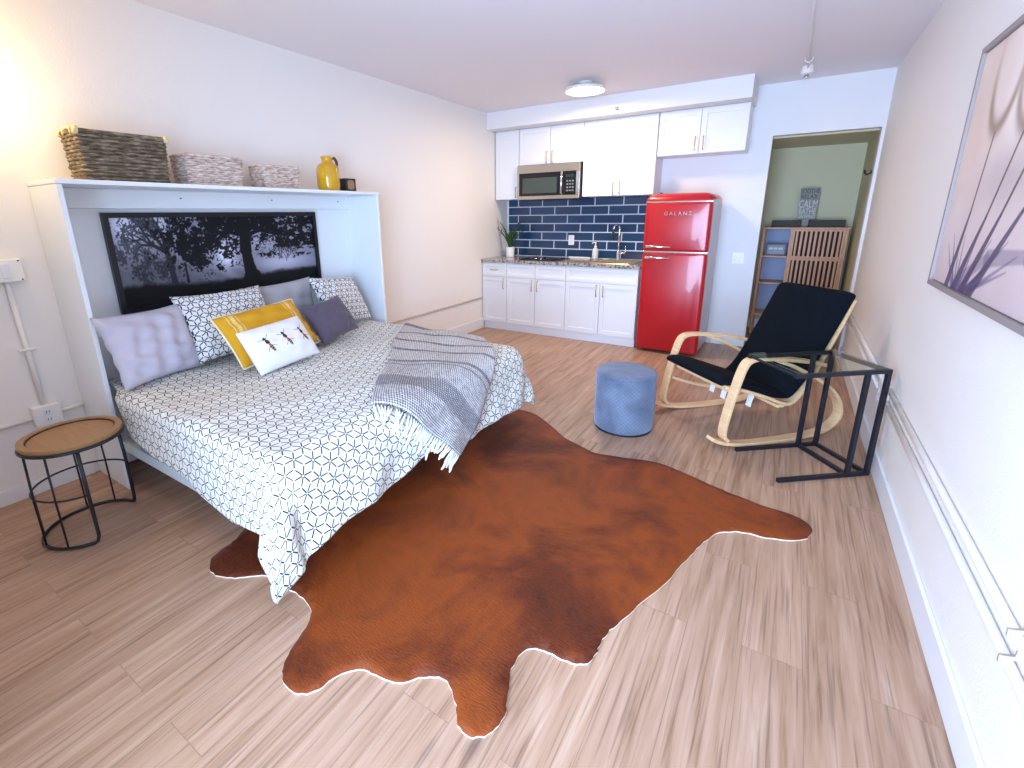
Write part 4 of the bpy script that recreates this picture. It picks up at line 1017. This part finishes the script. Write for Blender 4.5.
for f_ in cfc:
    for a, b in zip(f_, f_[1:] + f_[:1]): cnt[(min(a, b), max(a, b))] = cnt.get((min(a, b), max(a, b)), 0) + 1
be = [e_ for e_, c_ in cnt.items() if c_ == 1]
for a, b in be: bnd.add(a); bnd.add(b)
used = sorted({a for f_ in cfc for a in f_}); mp_ = {a: k for k, a in enumerate(used)}; nv_u = len(used)
def hz(p, edge): return 0.0075 if edge else 0.009 + 0.002 * math.sin(p.x * 5 + p.y * 3) * math.sin(p.y * 4.3)
top_v = [(cv[a].x, cv[a].y, hz(cv[a], a in bnd)) for a in used]; bot_v = [(x, y, 0.001) for x, y, z in top_v]
fcs = [tuple(mp_[a] for a in f_) for f_ in cfc] + [tuple(mp_[a] + nv_u for a in f_[::-1]) for f_ in cfc]; nside = len(fcs)
fcs += [(mp_[a], mp_[b], mp_[b] + nv_u, mp_[a] + nv_u) for a, b in be]
me = bpy.data.meshes.new('cowhide_rug'); me.from_pydata(top_v + bot_v, [], fcs)
bm = bmesh.new(); bm.from_mesh(me); bmesh.ops.recalc_face_normals(bm, faces=bm.faces); bm.to_mesh(me); bm.free()
me.materials.append(HIDE); me.materials.append(HIDEEDGE)
for k, p in enumerate(me.polygons):
    if k >= nside: p.material_index = 1
    elif k < nside // 2: p.use_smooth = True
ro = bpy.data.objects.new('cowhide_rug', me); COL.objects.link(ro); WM[ro.name] = Matrix.Identity(4)
tag(ro, 'large rust-brown cowhide rug spread on the floor at the bed foot', 'rug')

# ================================================================== POUF
QX, QY, QR, QH = 2.53, -2.088, 0.203, 0.412
r = root('pouf', (QX, QY, 0), 'round blue-grey velvet pouf between rug and rocking chair', 'pouf')
def cyl_uv(prof, c, n=64):
    mb = MB(); mb.uv = []
    acc = 0
    for k, (rad, z) in enumerate(prof):
        if k: acc += math.dist(prof[k], prof[k - 1])
        for a in range(n + 1):
            t_ = 2 * PI * a / n; mb.v.append((c[0] + rad * math.cos(t_), c[1] + rad * math.sin(t_), c[2] + z)); mb.uv.append((t_ * QR, acc))
    for k in range(len(prof) - 1):
        for a in range(n):
            o = k * (n + 1) + a; mb.f.append((o, o + 1, o + n + 2, o + n + 1))
    return mb
cyl_uv([(QR - 0.01, 0.012), (QR, 0.02), (QR + 0.002, 0.1), (QR + 0.002, 0.25), (QR, QH - 0.02), (QR - 0.003, QH - 0.012)], (QX, QY, 0)).build('side_cover', VELVET, r, smooth=True)
lm = MB().lathe([(QR - 0.003, QH - 0.0115), (QR + 0.003, QH - 0.006), (QR + 0.001, QH + 0.002), (QR - 0.02, QH + 0.012), (QR - 0.08, QH + 0.016), (0.02, QH + 0.017), (0.0, QH + 0.017)], (QX, QY, 0), 64, caps=False)
lm.uv = [(v[0], v[1]) for v in lm.v]
lm.build('top_cover', VELVET, r, smooth=True)
MB().lathe([(QR - 0.012, 0.0), (QR - 0.004, 0.0), (QR - 0.004, 0.011), (QR - 0.012, 0.011)], (QX, QY, 0.0005), 48).build('base', BLACK, r)

# ================================================================== NESTING SIDE TABLE (black frame, glass top)
Dp = Vector((3.922, -2.022, 0)); u_ = Vector((math.cos(math.radians(39.7)), math.sin(math.radians(39.7)), 0)); v_ = Vector((-u_.y, u_.x, 0))
LU, LV, HT, bw = 0.56, 0.368, 0.645, 0.023
r = root('side_table', tuple(Dp - u_ * 0.3 + v_ * 0.19), 'black metal frame side table with glass top against the right wall', 'side table')
def P(a, b, z): return Dp - u_ * a + v_ * b + Vector((0, 0, z))
h2 = bw / 2
for b in (0, LV):
    MB().bar(P(LU, b, h2), P(-h2, b, h2), bw, bw).build('floor_bar', BLACK, r, bevel=0.002)
    for a in (0, 0.125): MB().bar(P(a, b, bw), P(a, b, HT - bw), bw, bw, up=tuple(u_)).build('upright', BLACK, r, bevel=0.002)
for a in (0, 0.125): MB().bar(P(a, h2, h2), P(a, LV - h2, h2), bw, bw).build('floor_bar', BLACK, r, bevel=0.002)
tf = []
for b in (0, LV): MB().bar(P(LU, b, HT - h2), P(-h2, b, HT - h2), bw, bw).build('top_bar', BLACK, r, bevel=0.002)
MB().bar(P(0, h2, HT - h2), P(0, LV - h2, HT - h2), bw, bw).build('top_bar', BLACK, r, bevel=0.002)
MB().bar(P(LU - h2, h2, HT - h2), P(LU - h2, LV - h2, HT - h2), 0.012, 0.012).build('top_bar', BLACK, r, bevel=0.002)
MB().bar(P(LU, LV / 2, HT + 0.0045), P(-h2, LV / 2, HT + 0.0045), LV + bw, 0.008).build('glass_top', GLASS, r)

# ================================================================== ROCKING CHAIR
CHX, CHY, CHA = 3.243, -1.57, math.radians(225.5)
ch = root('rocking_chair', (CHX, CHY, 0), 'bentwood rocking chair with black cushion facing the bed, near the right wall', 'rocking chair')
cf = Vector((math.cos(CHA), math.sin(CHA), 0)); cw = Vector((-cf.y, cf.x, 0))
def cp_(u, w_, z): return Vector((CHX, CHY, 0)) + cf * u + cw * w_ + Vector((0, 0, z))
SW, TH = 0.325, 0.022
for sgn in (1, -1):
    s = sgn * SW
    arm = smooth_path([cp_(-0.27, s, 0.515), cp_(-0.1, s, 0.553), (cp_(0.1, s, 0.583)), cp_(0.24, s, 0.595), cp_(0.31, s, 0.585), cp_(0.345, s, 0.545), cp_(0.375, s, 0.45), cp_(0.41, s, 0.30), cp_(0.435, s, 0.15), cp_(0.43, s, 0.085), cp_(0.40, s, 0.056)], 6)
    MB().ribbon(arm, cw, 0.062, TH).build('armrest_leg', BIRCH, ch, smooth=False, bevel=0.003)
    run = smooth_path([cp_(0.525, s, 0.085), cp_(0.44, s, 0.047), cp_(0.30, s, 0.021), cp_(0.14, s, 0.012), cp_(-0.06, s, 0.012), cp_(-0.25, s, 0.022), cp_(-0.38, s, 0.055), cp_(-0.455, s, 0.12), cp_(-0.455, s, 0.20), cp_(-0.40, s, 0.29), cp_(-0.30, s, 0.375), cp_(-0.16, s, 0.455), cp_(-0.02, s, 0.525), cp_(0.08, s, 0.562)], 6)
    MB().ribbon(run, cw, 0.062, TH).build('runner', BIRCH, ch, smooth=False, bevel=0.003)
    # seat and back rail: one bent strip from the front edge down to the low point and up the back
    q = sgn * 0.268
    rail = smooth_path([cp_(0.42, q, 0.405), cp_(0.30, q, 0.375), cp_(0.10, q, 0.305), cp_(-0.04, q, 0.248), cp_(-0.115, q, 0.245), cp_(-0.175, q, 0.30), cp_(-0.255, q, 0.43), cp_(-0.345, q, 0.62), cp_(-0.425, q, 0.80), cp_(-0.473, q, 0.92)], 6)
    MB().ribbon(rail, cw, 0.045, TH).build('seat_rail', BIRCH, ch, smooth=False, bevel=0.003)
# cross members between the side frames
for u, z, wd in ((0.34, 0.363, SW - 0.03), (-0.02, 0.235, SW - 0.03), (0.05, 0.535, 0.0)):
    if wd: MB().ribbon([cp_(u, -wd, z), cp_(u, 0, z), cp_(u, wd, z)], cf, 0.055, 0.02).build('cross_bar', BIRCH, ch, bevel=0.002)
for z, u in ((0.55, -0.285), (0.7, -0.35), (0.86, -0.43)):
    MB().ribbon([cp_(u, -0.235, z), cp_(u, 0, z), cp_(u, 0.235, z)], (0, 0, 1), 0.05, 0.012).build('back_slat', BIRCH, ch, bevel=0.002)
# diagonal brace strip under the seat + washing tags
MB().ribbon(smooth_path([cp_(0.40, -SW + 0.055, 0.28), cp_(0.2, -SW + 0.05, 0.21), cp_(0.0, -SW + 0.05, 0.17), cp_(-0.15, -SW + 0.05, 0.19), cp_(-0.3, -SW + 0.05, 0.3)], 5), cw, 0.03, 0.018).build('brace', BIRCH, ch, bevel=0.002)
# cushion: thick pad following the rail
path = smooth_path([cp_(0.46, 0, 0.425), cp_(0.42, 0, 0.44), cp_(0.30, 0, 0.413), cp_(0.12, 0, 0.348), cp_(-0.02, 0, 0.300), cp_(-0.075, 0, 0.300), cp_(-0.135, 0, 0.355), cp_(-0.215, 0, 0.475), cp_(-0.305, 0, 0.65), cp_(-0.385, 0, 0.81), cp_(-0.443, 0, 0.928), cp_(-0.463, 0, 0.94)], 5)
rings = []
k = len(path)
for i, p_ in enumerate(path):
    tdir = (path[min(i + 1, k - 1)] - path[max(i - 1, 0)]).normalized(); nn = cw.cross(tdir).normalized()
    if nn.z < 0: nn = -nn
    endf = min(1, min(i, k - 1 - i) / 3.0 + 0.35); hw = 0.296 * (0.985 + 0.015 * endf); tk = 0.030 * endf
    crease = 1.0 - 0.35 * math.exp(-((i - 22) / 2.2) ** 2)
    tk *= crease
    sec = []
    for m__ in range(20):
        a = 2 * PI * m__ / 20; ca, sa = math.cos(a), math.sin(a)
        sec.append(p_ + cw * hw * math.copysign(abs(ca) ** 0.28, ca) + nn * tk * math.copysign(abs(sa) ** 0.75, sa))
    rings.append(sec)
cu = MB().loft(rings).build('cushion', NAVYF, ch, smooth=True)
for (u, w_, z) in ((0.27, 0.12, 0.33), (0.22, -0.05, 0.31), (0.15, 0.22, 0.30)):
    MB().ribbon([cp_(u, w_, z + 0.012), cp_(u + 0.012, w_, z - 0.03), cp_(u + 0.02, w_, z - 0.075)], cw, 0.045, 0.0012).build('care_tag', WHITE, cu)

# ================================================================== RIGHT WALL
PY0, PY1, PZ0, PZ1 = -3.76, -2.352, 1.155, 2.105
xw = XR - 0.001
r = root('dandelion_picture', (xw, (PY0 + PY1) / 2, PZ0), 'large framed print of pale dandelion seeds hung on the right wall', 'picture')
FRM = M('taupe_frame', (150, 138, 134), 0.5)
fm = wall_hole(PY0, PY1, PZ0, PZ1, PY0 + 0.022, PY1 - 0.022, PZ0 + 0.022, PZ1 - 0.022, xw - 0.04, xw); fm.v = [(v[1], v[0], v[2]) for v in fm.v]
fm.build('frame', FRM, r)
nu, nv = 240, 170
S, V = np.meshgrid(np.linspace(0, 1, nu + 1), np.linspace(0, 1, nv + 1), indexing='ij')   # S: from the far (left) edge, V up
Wm, Hm = PY1 - PY0 - 0.05, PZ1 - PZ0 - 0.05
X_ = S * Wm; Y_ = V * Hm
nz = fbm(X_ * 2.2, Y_ * 2.2, 4, 9)
base = np.stack([230 + 18 * (nz - .5) * 2, 206 + 28 * (nz - .5) * 2, 192 + 32 * (nz - .5) * 2], -1)
low = np.clip(1 - Y_ / 0.55, 0, 1)[..., None]; base = base * (1 - 0.32 * low) + np.array((150, 136, 160.)) * 0.32 * low
blob = np.exp(-(((X_ - 0.62) / 0.28) ** 2 + ((Y_ - 0.40) / 0.1) ** 2))[..., None] * (0.4 + 0.6 * nz[..., None]); base = base * (1 - 0.4 * blob) + np.array((140, 124, 132.)) * 0.4 * blob
def seed(cx, cy, rx, ry):
    global base
    d = np.sqrt(((X_ - cx) / rx) ** 2 + ((Y_ - cy) / ry) ** 2)
    inside = np.clip(1 - d, 0, 1)[..., None]; edge = np.exp(-((d - 0.93) / 0.13) ** 2)[..., None] * np.clip((cy + ry * 0.3 - Y_) / (ry * 0.9), 0.12, 1)[..., None]
    base = base * (1 - 0.35 * np.minimum(1, inside * 2)) + np.array((240, 226, 218.)) * 0.35 * np.minimum(1, inside * 2)
    base = base * (1 - 0.7 * edge) + np.array((138, 110, 92.)) * 0.7 * edge
def stem(p, w0, w1, col, al):
    global base
    for (a, b), (c, d) in zip(p, p[1:]):
        dx, dy = c - a, d - b; L2 = dx * dx + dy * dy
        tt = np.clip(((X_ - a) * dx + (Y_ - b) * dy) / L2, 0, 1); dist = np.hypot(X_ - a - tt * dx, Y_ - b - tt * dy); ww = w0 + (w1 - w0) * tt
        k_ = (al * np.clip((ww - dist) / 0.006 + 0.5, 0, 1))[..., None]; base = base * (1 - k_) + np.array(col) * k_
sy = lambda y: -2.377 - y          # wall y -> distance from the left edge
for (y0, zt, y1, zb) in ((-2.735, 1.737, -2.60, 1.19), (-3.024, 1.71, -2.70, 1.19), (-3.20, 1.72, -2.80, 1.19), (-3.45, 1.75, -2.9, 1.19)):
    cy_ = zt - 1.175
    seed(sy(y0), cy_ + 0.24, 0.15, 0.24)
    mid = ((sy(y0) + sy(y1)) / 2 + 0.02, (cy_ + zb - 1.175) / 2)
    stem([(sy(y0), cy_), mid], 0.006, 0.008, (96, 78, 72), 0.9); stem([mid, (sy(y1), 0.0)], 0.009, 0.028, (84, 70, 92), 0.85)
for k in range(16):
    a = 0.25 + 0.04 * k; stem([(0.30 + 0.012 * k, 0.0), (0.12 + 0.05 * k, 0.16 + 0.05 * math.sin(k * 2.1))], 0.012, 0.002, (78, 64, 98), 0.5)
stem([(0.35, 0.03), (0.62, 0.14), (0.95, 0.17), (1.35, 0.1)], 0.03, 0.02, (90, 78, 104), 0.35)
C = np.concatenate([base, np.full(base.shape[:2] + (1,), 255.)], -1).reshape(-1, 4); C = lin_arr(C); C[:, 3] = 1
MB().grid(lambda u, v: (xw - 0.028, PY1 - 0.025 - u * Wm, PZ0 + 0.025 + v * Hm), nu, nv).build('print', PRINT, r, cols=C)

for z, nm, y1 in ((0.503, 'upper', -1.93), (0.425, 'lower', -1.93)):
    r = root('conduit', (XR, -3.5, z), nm + ' of two parallel white conduits low along the right wall', 'conduit', 'right wall conduits')
    MB().tube([(XR - 0.014, YF + 0.01, z), (XR - 0.014, -4.2, z), (XR - 0.014, -3, z), (XR - 0.014, y1, z)], 0.012, 10).build('pipe', PIPEM, r, smooth=True)
    for y in (-3.83, -5.2):
        MB().ribbon([(XR - 0.001, y, z + 0.045), (XR - 0.003, y, z + 0.018), (XR - 0.0285, y, z + 0.008), (XR - 0.0285, y, z - 0.008), (XR - 0.003, y, z - 0.018), (XR - 0.001, y, z - 0.03)], (0, 1, 0), 0.016, 0.003).build('clip', PLAST, r, smooth=True)
r = root('junction_box', (XR, -1.88, 0.45), 'white outlet box joining the conduits on the right wall behind table', 'outlet box')
MB().box(XR - 0.045, XR - 0.001, -1.925, -1.80, 0.385, 0.52).build('box', PLAST, r, bevel=0.006)
for dz in (-0.022, 0.022): MB().box(XR - 0.0485, XR - 0.0452, -1.88, -1.845, 0.452 + dz - 0.015, 0.452 + dz + 0.015).build('socket', WHITE, r, bevel=0.003)
for z, nm in ((0.503, 'upper'), (0.425, 'lower')):
    r = root('conduit', (XR, -1.0, z), nm + ' white conduit behind the rocking chair running to the doorway', 'conduit', 'right wall conduits')
    MB().tube([(XR - 0.014, -1.80, z), (XR - 0.014, -0.6, z), (XR - 0.014, 0.55, z)], 0.0125, 10).build('pipe', PIPEM, r, smooth=True)

# ================================================================== ALCOVE: slatted cabinet
KX0, KX1, KY0, KY1, KZ0, KZ1 = 3.08, 3.905, 1.42, 1.755, 0.235, 1.295
r = root('slatted_cabinet', ((KX0 + KX1) / 2, 1.6, 0), 'brown bamboo cabinet with slatted doors and open shelves in the alcove', 'cabinet')
pw = 0.028
for x in (KX0, KX1 - pw):
    for y in (KY0, KY1 - pw): MB().box(x, x + pw, y, y + pw, 0, KZ1 - 0.021).build('leg', BAMBOO, r, bevel=0.002)
MB().box(KX0 - 0.006, KX1 + 0.006, KY0 - 0.008, KY1, KZ1 - 0.02, KZ1).build('top', BAMBOO, r, bevel=0.003)
MB().box(KX0 + pw, KX1 - pw, KY0 + 0.004, KY1 - 0.004, KZ0, KZ0 + 0.022).build('bottom_shelf', BAMBOO, r, bevel=0.002)
KD = 3.372
MB().box(KD - 0.011, KD + 0.011, KY0 + 0.004, KY1 - 0.012, KZ0 + 0.0225, KZ1 - 0.021).build('divider', BAMBOO, r, bevel=0.002)
for z in (0.955, 0.635): 
    MB().box(KX0 + pw, KD - 0.012, KY0 + 0.004, KY1 - 0.012, z - 0.01, z + 0.01).build('shelf', BAMBOO, r, bevel=0.002)
MB().box(KX0 + pw, KD - 0.012, KY1 - 0.011, KY1 - 0.004, KZ0 + 0.023, KZ1 - 0.021).build('back_panel', BLUEB, r)
MB().box(KD + 0.012, KX1 - pw, KY1 - 0.011, KY1 - 0.004, KZ0 + 0.023, KZ1 - 0.021).build('back_panel', M('dark_backing', (70, 46, 34), 0.6), r)
MB().box(KX0 + 0.006, KX0 + 0.014, KY0 + pw, KY1 - pw, KZ0 + 0.023, KZ1 - 0.021).build('side_panel', BAMBOO, r)
MB().box(KX1 - 0.014, KX1 - 0.006, KY0 + pw, KY1 - pw, KZ0 + 0.023, KZ1 - 0.021).build('side_panel', BAMBOO, r)
for (z0, z1) in ((0.945, KZ1 - 0.022), (0.60, 0.943), (KZ0 + 0.024, 0.598)):
    x0, x1 = KD + 0.012, KX1 - pw - 0.001
    fm = wall_hole(x0, x1, z0, z1, x0 + 0.022, x1 - 0.022, z0 + 0.022, z1 - 0.022, KY0 + 0.002, KY0 + 0.02)
    d = fm.build('slatted_door', BAMBOO, r)
    n_ = 10
    for i in range(n_):
        x = x0 + 0.022 + (x1 - x0 - 0.044) * (i + 0.5) / n_
        MB().box(x - 0.011, x + 0.011, KY0 + 0.005, KY0 + 0.016, z0 + 0.0215, z1 - 0.0215).build('slat', BAMBOO, d)
# word sign
SGX, SGY = 3.485, 1.63
r = root('word_sign', (SGX, SGY, KZ1), 'grey stacked-word sign reading CALM standing on the slatted cabinet', 'sign')
SIGNM = M('weathered_grey', (150, 148, 142), 0.7, var=0.12, scale=30); SIGNT = M('sign_white', (214, 212, 205), 0.6); SIGND = M('sign_dark', (70, 70, 66), 0.7)
MB().box(SGX - 0.03, SGX + 0.035, SGY - 0.004, SGY + 0.012, KZ1 + 0.001, KZ1 + 0.085).build('foot', SIGNM, r)
MB().box(SGX - 0.085, SGX + 0.095, SGY, SGY + 0.012, KZ1 + 0.0855, KZ1 + 0.435).build('board', SIGNM, r, bevel=0.003)
RX = Matrix.Rotation(PI / 2, 4, 'X')
for body, z, sz, ma, sx in (('SOOTHE', 0.40, 0.066, SIGND, 0.72), ('RELAX', 0.34, 0.066, SIGND, 0.85), ('CALM', 0.255, 0.115, SIGNT, 0.62), ('BATHE', 0.175, 0.085, SIGNT, 0.66), ('UNWIND', 0.118, 0.055, SIGNT, 0.74)):
    text_part(body, sz, 0.003, ma, r, Matrix.Translation((SGX + 0.005, SGY - 0.0035, KZ1 + z)) @ RX @ Matrix.Diagonal((sx, 1.05, 1, 1)), 'lettering')
TRAY = M('dark_grey_box', (62, 60, 54), 0.7, var=0.1)
def openbox(label, x0, x1, y0, y1, z0, z1):
    o_ = root('storage_tray', ((x0 + x1) / 2, (y0 + y1) / 2, z0), label, 'tray', 'dark trays on the slatted cabinet')
    MB().loft([rrect(x0, x1, y0, y1, 0.008, z0, 2), rrect(x0, x1, y0, y1, 0.008, z1, 2), rrect(x0 + .008, x1 - .008, y0 + .008, y1 - .008, 0.006, z1, 2), rrect(x0 + .008, x1 - .008, y0 + .008, y1 - .008, 0.006, z0 + .01, 2)]).build('tray', TRAY, o_)
openbox('shorter dark tray left of the CALM sign on the slatted cabinet', 3.155, 3.445, 1.50, 1.70, KZ1 + 0.001, KZ1 + 0.075)
openbox('longer dark tray right of the CALM sign on the slatted cabinet', 3.525, 3.865, 1.50, 1.70, KZ1 + 0.001, KZ1 + 0.078)
r = root('block_sign', (3.235, 1.5, 0.966), 'small grey block with a white worded band in the top open shelf', 'sign')
MB().box(3.13, 3.345, 1.47, 1.52, 0.966, 1.105).build('block', M('block_grey', (108, 116, 132), 0.6), r, bevel=0.006)
MB().box(3.15, 3.325, 1.4665, 1.4695, 0.985, 1.085).build('face_panel', M('block_face', (150, 158, 172), 0.6), r, bevel=0.001)
for i, (a, b) in enumerate(((0.0, 0.045), (0.052, 0.088), (0.096, 0.145))):
    MB().box(3.163 + a, 3.163 + b, 1.4645, 1.4662, 1.035, 1.058).build('word_mark', SIGNT, r)
# coat hooks on the alcove side wall
r = root('coat_hook', (AX1 - 0.013, 0.915, 1.84), 'dark double coat hook on the right side wall of the alcove', 'hook')
hx = AX1 - 0.0125
MB().box(hx - 0.006, hx, 0.85, 0.98, 1.825, 1.855).build('plate', BLACK, r, bevel=0.002)
for y in (0.875, 0.955): MB().tube([(hx - 0.004, y, 1.83), (hx - 0.03, y, 1.815), (hx - 0.05, y, 1.83), (hx - 0.055, y, 1.86)], 0.006, 8).build('hook', BLACK, r, smooth=True)

# ================================================================== CAMERA
cam = bpy.data.cameras.new('camera'); co = bpy.data.objects.new('camera', cam); COL.objects.link(co)
Fp, Px, Py = 470.0523, 481.063, 343.55
cam.sensor_fit = 'HORIZONTAL'; cam.sensor_width = 36; cam.lens = Fp / 1024 * 36
cam.shift_x = (512 - Px) / 1024; cam.shift_y = -(384 - Py) / 1024
cam.clip_start = 0.02
Rm_ = Matrix(((0.84059565, -0.13318027, 0.52503521), (0.5415171, 0.22913078, -0.80886236), (-0.01257722, 0.96424172, 0.26472573)))
co.matrix_world = Matrix.Translation((3.37664303, -5.26326204, 1.48440641)) @ Rm_.to_4x4()
scene.camera = co

# ================================================================== LIGHT
def area(name, loc, rot, sx, sy, power, col):
    l = bpy.data.lights.new(name, 'AREA'); l.shape = 'RECTANGLE'; l.size = sx; l.size_y = sy; l.energy = power; l.color = col
    o = bpy.data.objects.new(name, l); COL.objects.link(o); o.location = loc; o.rotation_euler = rot; return o
def point(name, loc, rad, power, col):
    l = bpy.data.lights.new(name, 'POINT'); l.shadow_soft_size = rad; l.energy = power; l.color = col
    o = bpy.data.objects.new(name, l); COL.objects.link(o); o.location = loc; return o
area('window_daylight', ((WX0 + WX1) / 2, YF - 0.02, (WZ0 + WZ1) / 2), (PI / 2, 0, 0), WX1 - WX0 - 0.1, WZ1 - WZ0 - 0.1, 112, (0.47, 0.67, 1.0)).data.spread = math.radians(125)
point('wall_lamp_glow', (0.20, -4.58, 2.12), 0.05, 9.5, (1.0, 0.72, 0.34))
pl = area('ceiling_lamp_light', (CX, CY, HC - 0.09), (0, 0, 0), 0.34, 0.34, 21, (1.0, 0.74, 0.45)); pl.data.shape = 'DISK'
wd = bpy.data.worlds.new('world'); scene.world = wd; wd.use_nodes = True
nt = wd.node_tree; bg = nt.nodes['Background']
sky = N(nt, 'ShaderNodeTexSky'); sky.sky_type = 'HOSEK_WILKIE'; sky.sun_direction = (0.3, 0.4, 0.85); sky.turbidity = 3
nt.links.new(sky.outputs[0], bg.inputs[0]); bg.inputs[1].default_value = 0.6

vs = scene.view_settings
vs.view_transform = 'Standard'; vs.look = 'None'; vs.gamma = 1.0; vs.use_curve_mapping = False; vs.exposure = 0.52
scene.cycles.use_denoising = True
scene.cycles.max_bounces = 8; scene.cycles.diffuse_bounces = 5
scene.cycles.sample_clamp_indirect = 8
